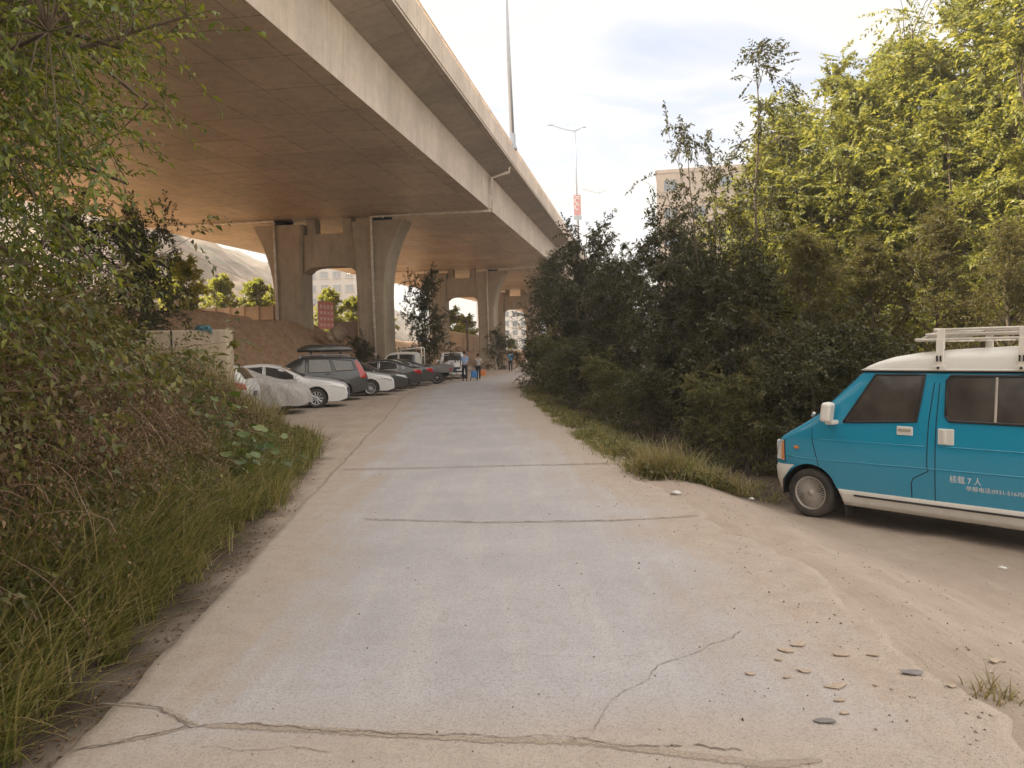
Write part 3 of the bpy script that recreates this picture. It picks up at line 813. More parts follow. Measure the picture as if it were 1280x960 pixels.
KINDS['suv'] = dict(name='parked_suv', hw=.92, belt=1.0, wr=.37, axles=(1.4, -1.36), tum=.3, taper=.12,
    top=[(2.33, .6), (2.3, .82), (2.2, .95), (1.3, 1.1), (1.0, 1.14), (.62, 1.36), (.28, 1.57), (0, 1.65), (-.6, 1.69), (-1.5, 1.66), (-1.95, 1.6), (-2.08, 1.45), (-2.25, 1.12), (-2.34, .98), (-2.38, .6)],
    bot=[(2.33, .36), (2.1, .27), (-1.7, .27), (-2.1, .34), (-2.38, .45)],
    win=[('f', [(.88, 1.1), (.3, 1.5), (-.1, 1.58), (-.1, 1.08)]), ('r', [(-.22, 1.08), (-.22, 1.58), (-.95, 1.57), (-1.1, 1.1)]), ('q', [(-1.2, 1.12), (-1.05, 1.56), (-1.8, 1.5), (-1.9, 1.16)])],
    ws=(1.0, .32), rw=(-2.0, -2.24), seams=[[(.9, 1.05), (.82, .6), (.8, .33)], [(-.16, 1.56), (-.16, 1.0), (-.12, .33)], [(-1.14, 1.1), (-1.0, .75), (-.9, .6), (-.88, .33)], [(2.25, .86), (1.3, 1.03)]],
    handles=[(.02, 1.0), (-.92, 1.02)], mirror=(.8, 1.12), hl=[(2.3, .72), (2.26, .86), (1.85, .96), (1.85, .82)], tl=[(-2.34, .85), (-2.3, 1.02), (-2.0, 1.52), (-1.9, 1.48), (-2.05, 1.05), (-2.1, .85)], grz=.72, tlz=.95)
KINDS['hatch'] = dict(name='parked_hatchback', hw=.89, belt=.95, wr=.32, axles=(1.28, -1.24), tum=.32,
    top=[(2.1, .55), (2.07, .74), (1.95, .84), (1.2, 1.0), (1.0, 1.04), (.6, 1.28), (.25, 1.46), (0, 1.52), (-.6, 1.55), (-1.3, 1.51), (-1.72, 1.43), (-1.82, 1.38), (-2.05, 1.08), (-2.12, .9), (-2.15, .55)],
    bot=[(2.1, .3), (1.9, .22), (-1.6, .22), (-2.15, .38)],
    win=[('f', [(.88, 1.02), (.3, 1.38), (-.15, 1.46), (-.15, 1.0)]), ('r', [(-.25, 1.0), (-.25, 1.46), (-1.0, 1.45), (-1.1, 1.03)]), ('q', [(-1.18, 1.06), (-1.12, 1.42), (-1.5, 1.38), (-1.6, 1.12)])],
    ws=(.98, .28), rw=(-1.78, -2.03), seams=[[(.88, .98), (.8, .3)], [(-.2, 1.44), (-.16, .3)], [(-1.13, 1.02), (-.95, .6), (-.88, .3)]],
    handles=[(-.05, .92), (-.95, .95)], mirror=(.78, 1.03), hl=[(2.06, .64), (2.02, .78), (1.65, .86), (1.65, .76)], tl=[(-2.12, .84), (-2.07, 1.02), (-1.72, 1.06), (-1.74, .9)], grz=.62, tlz=.85)
KINDS['minivan'] = dict(name='parked_minivan', hw=.88, belt=1.05, wr=.33, axles=(1.3, -1.35), tum=.22, taper=.1,
    top=[(2.2, .6), (2.17, .85), (2.0, 1.0), (1.5, 1.12), (1.35, 1.17), (.85, 1.55), (.55, 1.7), (.2, 1.76), (-1.6, 1.76), (-2.0, 1.68), (-2.15, 1.1), (-2.2, .6)],
    bot=[(2.2, .3), (2, .24), (-1.9, .24), (-2.2, .36)],
    win=[('f', [(1.2, 1.14), (.75, 1.55), (.2, 1.62), (.2, 1.12)]), ('r', [(.1, 1.12), (.1, 1.62), (-.85, 1.63), (-.85, 1.12)]), ('q', [(-.95, 1.12), (-.95, 1.63), (-1.9, 1.58), (-1.98, 1.14)])],
    ws=(1.33, .62), rw=(-2.02, -2.14), seams=[[(.15, 1.6), (.15, .3)], [(-.9, 1.6), (-.9, .3)]],
    handles=[(.35, 1.0), (-.75, 1.0)], mirror=(1.1, 1.15), hl=[(2.17, .7), (2.12, .92), (1.75, 1.0), (1.8, .8)], tl=[(-2.19, .8), (-2.14, 1.15), (-2.0, 1.15), (-2.02, .8)], grz=.72, tlz=.85)

def dirw(deg): return R(deg)
GR = 'vehicles parked side by side along the dirt verge'
def put(px, Y, **k):   # right-hand end of the car at this pixel column
    p = at(px, 470, Y); return p.x
# nose-left = heading 180 deg; nose-right = heading 0 deg
x = put(313, 20.6); car('white hatchback by the concrete block, chrome tail light showing over the dry weeds', GR, (x - 2.1, 20.6, gz(x - 2, 20.6)), R(186), 'white', 'hatch')
x = put(430, 25.6); car('white sedan with black and silver spoked wheels, nose out behind the covered car', GR, (x - 2.3, 25.7, 0), R(9), 'white', 'sedan', 10, True)
x = put(453, 29.0); suv, ssk = car('dark grey estate SUV with tall red tail light and a black roof box on top', GR, (x - 2.3, 29.3, 0), R(193), 'grey', 'suv', 6)
x = put(489, 32.2); car('white sedan with many thin wheel spokes, nose out behind the dark grey SUV', GR, (x - 2.3, 32.4, 0), R(9), 'white', 'sedan', 16)
x = put(507, 35.3); car('black sedan with its nose out between two white and black cars', GR, (x - 2.3, 35.5, 0), R(8), 'black', 'sedan', 10)
x = put(525, 38.3); car('black sedan parked tail out with one bright red tail light', GR, (x - 2.3, 38.4, 0), R(188), 'black', 'sedan', 10)
x = put(540, 41.0); car('dark grey sedan parked tail out next to the white pickup', GR, (x - 2.3, 41.0, 0), R(188), 'grey', 'sedan', 10)
x = at(563, 470, 50.5).x; car('white minivan facing the camera at the far end of the row', GR, (x, 52.4, 0), R(-84), 'white', 'minivan', 8)
# roof rails and roof box on the SUV
for sd in (1, -1):
    mb = MB(); mb.tube([(xx, sd * .56, ssk.zt(xx) + .07) for xx in np.linspace(.1, -1.7, 8)], .02, 6)
    for xx in (.1, -.8, -1.7): mb.box((xx, sd * .56, ssk.zt(xx) + .03), (.08, .04, .09))
    mb.build('roof_rail', M['steel'], suv, True)
rb = empty('roof_box', tuple(suv.matrix_basis @ Vector((-.85, .0, 1.8))), suv.rotation_euler.z)
tag(rb, 'long black roof box strapped on the dark grey SUV', 'roof box')
mb = MB(); secs = []
for u in np.linspace(0, 1, 13):
    xx = 1.05 - 2.05 * u; hgt = .30 * (1 - abs(2 * u - .95) ** 3.2 * .55); wd = .42 * (1 - abs(2 * u - 1) ** 4 * .3)
    secs.append([(xx, -wd, .05), (xx, -wd * 1.04, .16), (xx, -wd * .9, .05 + hgt * .9), (xx, 0, .05 + hgt), (xx, wd * .9, .05 + hgt * .9), (xx, wd * 1.04, .16), (xx, wd, .05)])
for s_ in secs: mb.v += s_
for i in range(12):
    for j in range(7):
        mb.f.append((i * 7 + j, i * 7 + (j + 1) % 7, (i + 1) * 7 + (j + 1) % 7, (i + 1) * 7 + j))
mb.f += [tuple(range(7)), tuple(range(84, 91))]
mb.build('box_shell', M['black'], rb, True)
mb = MB()
for xx in (.55, -.55): mb.box((xx, 0, .03), (.08, 1.1, .05)); mb.box((xx, .5, -.03), (.06, .05, .12)); mb.box((xx, -.5, -.03), (.06, .05, .12))
mb.build('cross_bar', M['blackpl'], rb)

# covered car: grey fabric shroud with folds, tyres showing under the hem
x = put(383, 23.2); cc = empty('covered_car', (x - 2.15, 23.0, 0), R(8)); tag(cc, 'car wrapped in a wrinkled pale grey cloth cover, dark tyres under its hem', 'car', GR)
top = [(2.22, .5), (2.12, .72), (1.9, .86), (1.2, 1.02), (.75, 1.15), (.2, 1.4), (-.2, 1.5), (-.8, 1.52), (-1.4, 1.46), (-1.9, 1.15), (-2.15, .9), (-2.22, .5)]
sk = Skin(top, [(2.22, .3), (1.5, .23), (-1.5, .23), (-2.22, .3)], .95, .14, None, .85, .3, .16, .05)
m, t = new_mat('grey_cover_cloth'); c = t.coord()
mp_ = t.n('ShaderNodeMapping'); mp_.inputs['Scale'].default_value = (2.2, 2, .8); mp_.inputs['Rotation'].default_value = (0, R(35), 0); t.l(c, mp_.inputs[0])
nz1 = t.noise(mp_.outputs[0], 2.2, 5, .55, .6); nz2 = t.noise(c, 9, 6, .7)
cc_c = t.mix(t.ramp(nz2, [(.45, (0,) * 3), (.75, (.6,) * 3)]), t.ramp(nz1, [(.3, (.36, .34, .325)), (.7, (.5, .48, .455))]), (.34, .28, .23))
t.out(t.pbr(cc_c, .7, 0, t.bump(nz1, .9, .12), .35)); M['cover'] = m
cov_ = sk.mesh('cloth_cover', M['cover'], cc, (), nx=90)
rr = np.random.default_rng(3)
for v in cov_.data.vertices:   # sag and gathered folds
    x_, y_, z_ = v.co
    f = (fbm(np.array([x_ * 2.3 + z_ * 1.5]), np.array([z_ * 1.2 + y_]), 41)[0] - .5) * .09
    low = max(0, 1 - z_ / .9)
    g_ = math.sin(x_ * 17 + 3 * math.sin(x_ * 5)) * .018 * low
    v.co.y += math.copysign(f + g_, y_) if abs(y_) > .3 else 0
    v.co.z += (fbm(np.array([x_ * 3]), np.array([y_ * 3]), 43)[0] - .5) * .05 * (1 if z_ > .5 else .4)
    if z_ < .4: v.co.z += (fbm(np.array([x_ * 2.5]), np.array([y_]), 47)[0] - .5) * .14
for a in (1.32, -1.32):
    for sd in (1, -1): wheel(cc, a, sd * .8, .31, sd, 8)
MB().box((0, 0, .36), (3.6, 1.3, .2)).build('underbody', M['dark'], cc)

# white crew-cab pickup with a pipe rack
px0 = at(462, 440, 43.6).x
pk = empty('pickup_truck', (px0 + 2.25, 43.8, 0), R(180)); tag(pk, 'white crew cab pickup with a pipe rack behind its cab and a grey load bed', 'pickup', GR)
ptop = [(2.3, .7), (2.27, .98), (2.15, 1.1), (1.75, 1.2), (1.55, 1.24), (1.15, 1.68), (.95, 1.78), (.4, 1.82), (-.35, 1.8), (-.5, 1.74), (-.56, 1.2), (-.58, .7)]
sk = Skin(ptop, [(2.3, .42), (2, .34), (-.58, .36)], .86, .06, None, 1.1, .16, .08, .04)
sk.mesh('cab', M['vanwhite'], pk, [(1.5, .37, .43)])
for poly in ([(1.4, 1.22), (1.08, 1.64), (.58, 1.7), (.58, 1.2)], [(.48, 1.2), (.48, 1.7), (-.38, 1.68), (-.42, 1.2)]):
    for sd in (1, -1):
        mb = MB(); sk.side_patch(mb, poly, sd, .005); wo = mb.build('side_window', M['glass'], pk, True)
mb = MB(); sk.top_patch(mb, 1.53, 1.0, .86); mb.build('windscreen', M['glass'], pk, True)
mb = MB(); mb.box((-1.5, .82, .85), (1.75, .05, .42)); mb.box((-1.5, -.82, .85), (1.75, .05, .42)); mb.box((-.66, 0, .85), (.05, 1.6, .42)); mb.box((-2.36, 0, .85), (.05, 1.6, .42)); mb.box((-1.5, 0, .64), (1.7, 1.6, .05))
mb.build('load_bed', M['silver'], pk, bevel=.01)
for sd in (1, -1): MB().box((-2.36, sd * .8, .8), (.08, .12, .2)).build('tail_light', M['red'], pk)
mb = MB()
for sd in (1, -1):
    mb.tube([(-.75, sd * .78, .7), (-.75, sd * .76, 2.0), (-.7, sd * .7, 2.08)], .035, 6)
mb.tube([(-.7, .72, 2.06), (-.7, -.72, 2.06)], .035, 6); mb.tube([(-.75, .76, 1.6), (-.75, -.76, 1.6)], .03, 6)
for sd in (1, -1): mb.tube([(-.7, sd * .7, 2.06), (.6, sd * .66, 1.95)], .03, 6); mb.tube([(.6, sd * .66, 1.95), (.6, sd * .66, 1.8)], .03, 6)
mb.build('pipe_rack', M['vanwhite'], pk, True)
for a in (1.5, -1.6):
    for sd in (1, -1): wheel(pk, a, sd * .83, .36, sd, 6, M['hub'])
MB().box((-.1, 0, .5), (4.2, .9, .18)).build('chassis', M['dark'], pk)
for sd in (1, -1): MB().box((2.26, sd * .6, .95), (.08, .3, .16)).build('headlight', M['clear'], pk, bevel=.02)
MB().box((2.31, 0, .55), (.12, 1.6, .18)).build('bumper', M['vanwhite'], pk, bevel=.03)
# ------------------------------------------------------------------ teal minibus
HD = R(129)
lv = Vector((math.cos(HD + PI / 2), math.sin(HD + PI / 2), 0))
F0 = at(1013, 646, 9.0)
vloc = Vector((F0.x, F0.y, 0)) - lv * .70
van = empty('minibus', (vloc.x, vloc.y, F0.z), HD)
tag(van, 'teal minibus with a white roof and roof rack parked on the dirt by the trees', 'van')
VTOP = [(.46, .66), (.45, .72), (.415, .9), (.37, .945), (.15, 1.07), (-.06, 1.2), (-.3, 1.435), (-.57, 1.69), (-.63, 1.735), (-3.42, 1.735), (-3.5, 1.6), (-3.58, 1.0), (-3.6, .6)]
VBOT = [(.46, .6), (.395, .6), (.35, .38), (-3.3, .38), (-3.6, .45)]
vs_ = Skin(VTOP, VBOT, .74, .1, None, .98, .1, .06, .04)
WR = .29; WZ = .285
vs_.mesh('body', M['teal'], van, [(0, WZ, .345), (-2.7, WZ, .345)], nx=110)
# white roof shell
RT = [(-.6, 1.742), (-.64, 1.785), (-.75, 1.84), (-.9, 1.89), (-1.15, 1.93), (-1.4, 1.95), (-2.2, 1.985), (-3.1, 1.96), (-3.38, 1.88), (-3.44, 1.742)]
mb = MB(); secs = []
xs_ = np.linspace(-.6, -3.44, 40)
for x in xs_:
    zt = float(np.interp(-x, [-p[0] for p in RT], [p[1] for p in RT])); yg = vs_.y(min(-.66, max(x, -3.4)), 1.70) + .012
    hh = zt - 1.738; row = []
    for u in np.linspace(-1, 1, 25):
        a = abs(u); yy = math.copysign(min(1, (1 - (1 - a) ** 1.6)) * yg, u)
        prof = (1 - a ** 6) ** .6 * (.86 + .14 * (1 - a * a))
        # pressed gutter ledge
        row.append((x, yy, 1.738 + hh * prof))
    secs.append(row)
for s_ in secs: mb.v += s_
for i in range(39):
    for j in range(24): mb.f.append((i * 25 + j, i * 25 + j + 1, (i + 1) * 25 + j + 1, (i + 1) * 25 + j))
roof = mb.build('roof', M['vanwhite'], van, True)
mb = MB()
for sd in (1, -1): mb.tube([(x, sd * (vs_.y(x, 1.7) + .012), 1.742) for x in np.linspace(-.64, -3.42, 20)], .012, 6)
mb.build('rain_gutter', M['vanwhite'], roof, True)
mb = MB()
for sd in (1, -1): mb.tube([(x, sd * (vs_.y(x, 1.7) + .004), 1.722) for x in np.linspace(-.62, -3.42, 20)], .008, 6)
mb.build('gutter_seal', M['dark'], roof, True)
mb = MB()
for sd in (1, -1):
    for z_, in_ in ((1.80, .035), (1.86, .1)): mb.tube([(x, sd * (vs_.y(max(-3.3, min(-.8, x)), 1.7) + .012 - in_ * .62), z_) for x in np.linspace(-1.0 - in_ * 2, -3.3, 16)], .006, 5)
mb.build('roof_rib', M['vanwhite'], roof, True)
# front bumper and headlamps
mb = MB(); rows = []
for zz, xf, yh in ((.23, .40, .66), (.27, .455, .70), (.42, .50, .735), (.56, .515, .74), (.605, .49, .735)):
    row = []
    for ang in np.linspace(-90, 90, 25):
        a = R(ang); cxx = .18
        px_ = cxx + (xf - cxx) * (abs(math.cos(a)) ** .45) * 1; py_ = yh * math.copysign(abs(math.sin(a)) ** .35, a)
        row.append((px_, py_, zz))
    rows.append(row)
for r_ in rows: mb.v += r_
for i in range(4):
    for j in range(24): mb.f.append((i * 25 + j, i * 25 + j + 1, (i + 1) * 25 + j + 1, (i + 1) * 25 + j))
bp = mb.build('front_bumper', M['vanwhite'], van, True)
# cut the arch out of the bumper's side by pulling its rear edge round the wheel
for v in bp.data.vertices:
    dx, dz = v.co.x - 0, v.co.z - WZ; dd = math.hypot(dx, dz)
    if dd < .36 and abs(v.co.y) > .3: v.co.x = max(v.co.x, math.sqrt(max(0, .36 ** 2 - dz * dz)))
for sd in (1, -1):
    mb = MB(); vs_.side_patch(mb, [(.452, .655), (.415, .895), (.345, .885), (.335, .64)], sd, .008, 8, 4); hl = mb.build('headlight', M['clear'], van, True)
    mb = MB(); vs_.side_patch(mb, [(.385, .66), (.37, .88), (.345, .87), (.337, .65)], sd, .012, 5, 4); mb.build('indicator_lens', M['amber'], hl, True)
    mb = MB(); vs_.side_line(mb, [(.452, .65), (.415, .9), (.34, .89), (.33, .635)], sd, .007, .004, 5, True); mb.build('lamp_seal', M['blackpl'], hl, True)
    mb = MB(); mb.box((.465, sd * .5, .78), (.04, .26, .2)); mb.build('lamp_lens', M['clear'], hl, bevel=.02)
    mb = MB(); mb.box((.17, sd * (vs_.y(.17, .815) + .008), .815), (.06, .02, .035)); mb.build('side_indicator', M['amber'], van, bevel=.006)
    # doors' glass
    fw = [(-.40, 1.165), (-.765, 1.685), (-1.285, 1.69), (-1.215, 1.225), (-.74, 1.21), (-.6, 1.165)]
    fw = [(-.42, 1.15), (-.765, 1.685), (-1.285, 1.69), (-1.215, 1.2)]
    mb = MB(); vs_.side_patch(mb, fw, sd, .006, 18, 5); dw = mb.build('door_window', M['vanglass'], van, True)
    fr = MB(); vs_.side_line(fr, fw, sd, .013, .006, 6, True); fr.build('window_rubber', M['blackpl'], dw, True)
    for nm, a, b, div in (('slider_window', -1.49, -2.42, (-1.955,)), ('rear_side_window', -2.52, -3.4, (-2.95,))):
        c_ = .05; z0, z1 = 1.222, 1.683
        poly = [(a - c_ * .3, z0 + c_), (a, z0 + c_ * 2), (a - .012, z1 - c_), (a - c_, z1), (b + c_, z1), (b, z1 - c_), (b, z0 + c_), (b + c_, z0), (a - c_, z0)]
        poly = [(a - .01, z0 + c_), (a - .01, z1 - c_), (a - c_, z1), (b + c_, z1), (b, z1 - c_), (b, z0 + c_), (b + c_, z0), (a - c_, z0)]
        mb = MB(); vs_.side_patch(mb, poly, sd, .006, 16, 5); dw = mb.build(nm, M['vanglass'], van, True)
        fr = MB(); vs_.side_line(fr, poly, sd, .015, .006, 6, True); fr.build('window_rubber', M['blackpl'], dw, True)
        mb = MB()
        for dx in div: mb.tube([(dx, sd * (vs_.y(dx, z) + .01), z) for z in (z0 + .01, 1.45, z1 - .01)], .013, 6)
        mb.build('window_divider', M['hub'], dw)
    sm = MB()
    for line in ([(-.03, 1.16), (-.04, .9), (-.12, .62)],
                 [(-.1, 1.22), (-.63, 1.72)],
                 [(-1.39, 1.735), (-1.335, 1.2), (-1.325, .74), (-1.34, .69), (-1.19, .6), (-1.17, .55), (-1.17, .385)],
                 [(-1.435, 1.735), (-1.41, 1.2), (-1.405, .385)], [(-2.47, 1.72), (-2.47, .385)]):
        vs_.side_line(sm, line, sd, .0045, .0012, 5)
    sm.build('door_seam', M['dark'], van)
    # pressed swage lines
    sw = MB(); vs_.side_line(sw, [(.3, .70), (.05, .69), (-1.3, .715), (-3.5, .735)], sd, .009, -.003, 6); vs_.side_line(sw, [(-1.45, .955), (-3.45, .965)], sd, .007, -.003, 6); vs_.side_line(sw, [(.0, .93), (-1.3, .945)], sd, .006, -.003, 6)
    sw.build('body_crease', M['teal'], van, True)
    # handles in their recess plates
    for hx, hz, w_, h_ in ((-1.10, 1.095, .165, .095), (-1.51, 1.06, .155, .165)):
        y_ = vs_.y(hx, hz)
        b = MB().box((hx, sd * (y_ + .004), hz), (w_, .02, h_)).build('door_handle', M['vanwhite'], van, bevel=.009, seg=3)
        if hz > 1.08: MB().box((hx, sd * (y_ + .016), hz + .01), (w_ * .8, .012, .03)).build('pull_recess', M['hub'], b, bevel=.005)
        else: MB().box((hx + .01, sd * (y_ + .022), hz), (.035, .022, h_ * .86)).build('pull_bar', M['vanwhite'], b, bevel=.008)
    # mirror
    y_ = vs_.y(-.42, 1.2)
    mr = MB().box((-.30, sd * (y_ + .14), 1.265), (.11, .2, .22), rz=sd * .2, ry=-.12).build('wing_mirror', M['vanwhite'], van, bevel=.035, seg=3)
    MB().box((-.31, sd * (y_ + .05), 1.145), (.1, .16, .05)).build('mirror_arm', M['vanwhite'], mr, bevel=.015)
    # white sill with its black strip
    sl_ = MB()
    poly = [(-.375, .375), (-.36, .3), (-.43, .2), (-2.36, .2), (-2.36, .375)]
    vs_.side_patch(sl_, [(-.36, .38), (-.43, .21), (-2.3, .21), (-2.36, .39)], sd, .022, 20, 3); 
    n_ = len(sl_.v)
    sill = sl_.build('sill_panel', M['vanwhite'], van, True)
    sol = sill.modifiers.new('t', 'SOLIDIFY'); sol.thickness = .03; sol.offset = -1
    st = MB(); vs_.side_line(st, [(-.55, .333), (-2.3, .338)], sd, .011, .024, 6); st.build('sill_strip', M['blackpl'], sill, True)
    mb = MB().box((-.42, sd * .6, .2), (.015, .2, .26), ry=.12).build('mud_flap', M['rubber'], van)
MB().box((-1.7, 0, .42), (3.2, 1.06, .3)).box((.15, 0, .5), (.4, .9, .25)).build('underbody', M['dark'], van)
MB().box((-3.6, 0, .42), (.12, 1.4, .2)).build('rear_bumper', M['vanwhite'], van, bevel=.03)
# windscreen and wipers, rear glass
mb = MB(); vs_.top_patch(mb, -.1, -.55, .9, .006, 8); ws = mb.build('windscreen', M['vanglass'], van, True)
mb = MB(); mb.tube([(-.06, .3, 1.235), (-.26, -.1, 1.43)], .008, 5); mb.tube([(-.06, -.25, 1.235), (-.26, -.6, 1.43)], .008, 5); mb.build('wiper', M['blackpl'], ws)
mb = MB(); mb.tube([(.02, .6, 1.19), (-.01, .62, 1.225)], .02, 8); mb.build('washer_knob', M['vanwhite'], van, True)
for a in (0, -2.7):
    for sd in (1, -1):
        wheel(van, a, sd * .70, WR, sd, 36, M['hub'], .165).location.z = WZ
# inner wheel housings
for a in (0, -2.7):
    for sd in (1, -1):
        mb = MB(); n_ = 16; AA = [R(-8 + 196 * k / n_) for k in range(n_ + 1)]
        for k in AA: mb.v += [(a + .343 * math.cos(k), sd * .715, WZ + .343 * math.sin(k)), (a + .343 * math.cos(k), sd * .45, WZ + .343 * math.sin(k)), (a, sd * .45, WZ)]
        for k in range(n_): mb.f += [(3 * k, 3 * k + 1, 3 * k + 4, 3 * k + 3), (3 * k + 1, 3 * k + 2, 3 * k + 4)]
        mb.build('wheel_housing', M['dark'], van)
# roof rack
rk = empty('roof_rack', (0, 0, 0)); rk.parent = van
mb = MB()
yo = .60
for sd in (1, -1):
    for z, xf in ((2.055, -1.17), (2.108, -1.27), (2.155, -1.36)):
        mb.tube([(xf, sd * (yo + .03), z), (-3.3, sd * (yo + .03), z)], .013, 8)
mb.tube([(-1.17, yo + .03, 2.055), (-1.17, -yo - .03, 2.055)], .017, 8); mb.tube([(-1.36, yo + .03, 2.155), (-1.36, -yo - .03, 2.155)], .017, 8); mb.tube([(-3.3, yo + .03, 2.155), (-3.3, -yo - .03, 2.155)], .017, 8)
for yy in np.linspace(-.5, .5, 5): mb.box((-2.24, yy, 2.06), (2.1, .05, .018))
for xx in np.linspace(-1.4, -3.2, 6): mb.box((xx, 0, 2.04), (.05, 1.24, .02))
mb.build('rack_rail', M['rackw'], rk, True)
mb = MB()   # sloping front plate
mb.add([(-1.18, yo, 2.06), (-1.18, -yo, 2.06), (-1.36, -yo, 2.15), (-1.36, yo, 2.15), (-1.19, yo, 2.05), (-1.19, -yo, 2.05), (-1.37, -yo, 2.14), (-1.37, yo, 2.14)], [(0, 1, 2, 3), (7, 6, 5, 4), (0, 3, 7, 4), (1, 5, 6, 2)])
mb.build('rack_front_plate', M['rackw'], rk)
for xx in (-1.425, -2.17, -2.95):
    for sd in (1, -1):
        yg = vs_.y(xx, 1.7) + .03
        p = MB().box((xx, sd * (yo + .045), 2.06), (.075, .015, .21)).box((xx, sd * (yg + yo + .03) / 2 + sd * .01, 1.9), (.075, .018, .32), rx=sd * .09).box((xx - .005, sd * (yg + .004), 1.765), (.12, .025, .05))
        p.build('rack_post', M['rackw'], rk, bevel=.003)
        bo = MB()
        bo.lathe([(.012, 0), (.012, sd * .02), (.001, sd * .022)], 8, Matrix.Translation((xx, sd * (yg + .012), 1.765)), axis='y')
        for dx in (-.018, .018): bo.box((xx + dx, sd * (yg - .005) + sd * .012, 1.86), (.01, .02, .06))
        bo.build('rack_bolt', M['dark'], rk)
# lettering
def letters(txt, x, z, size, name='lettering', squeeze=1.0, mat='lettering'):
    cu = bpy.data.curves.new(name, 'FONT'); cu.body = txt; cu.size = size; cu.extrude = .0008
    tmp = bpy.data.objects.new('tmp', cu); COL.objects.link(tmp)
    dg = bpy.context.evaluated_depsgraph_get(); dg.update()
    me = bpy.data.meshes.new_from_object(tmp.evaluated_get(dg)); bpy.data.objects.remove(tmp)
    me.materials.clear(); me.name = name
    for v in me.vertices:
        X = x - v.co.x * squeeze; Z = z + v.co.y; o = v.co.z; v.co = (X, vs_.y(X, Z) + .003 + o, Z)
    return link(name, me, M[mat], van)
letters('核载 7 人', -1.545, .605, .082, squeeze=.9)
letters('举报电话:0931-5167000', -1.70, .535, .056, squeeze=1.0)
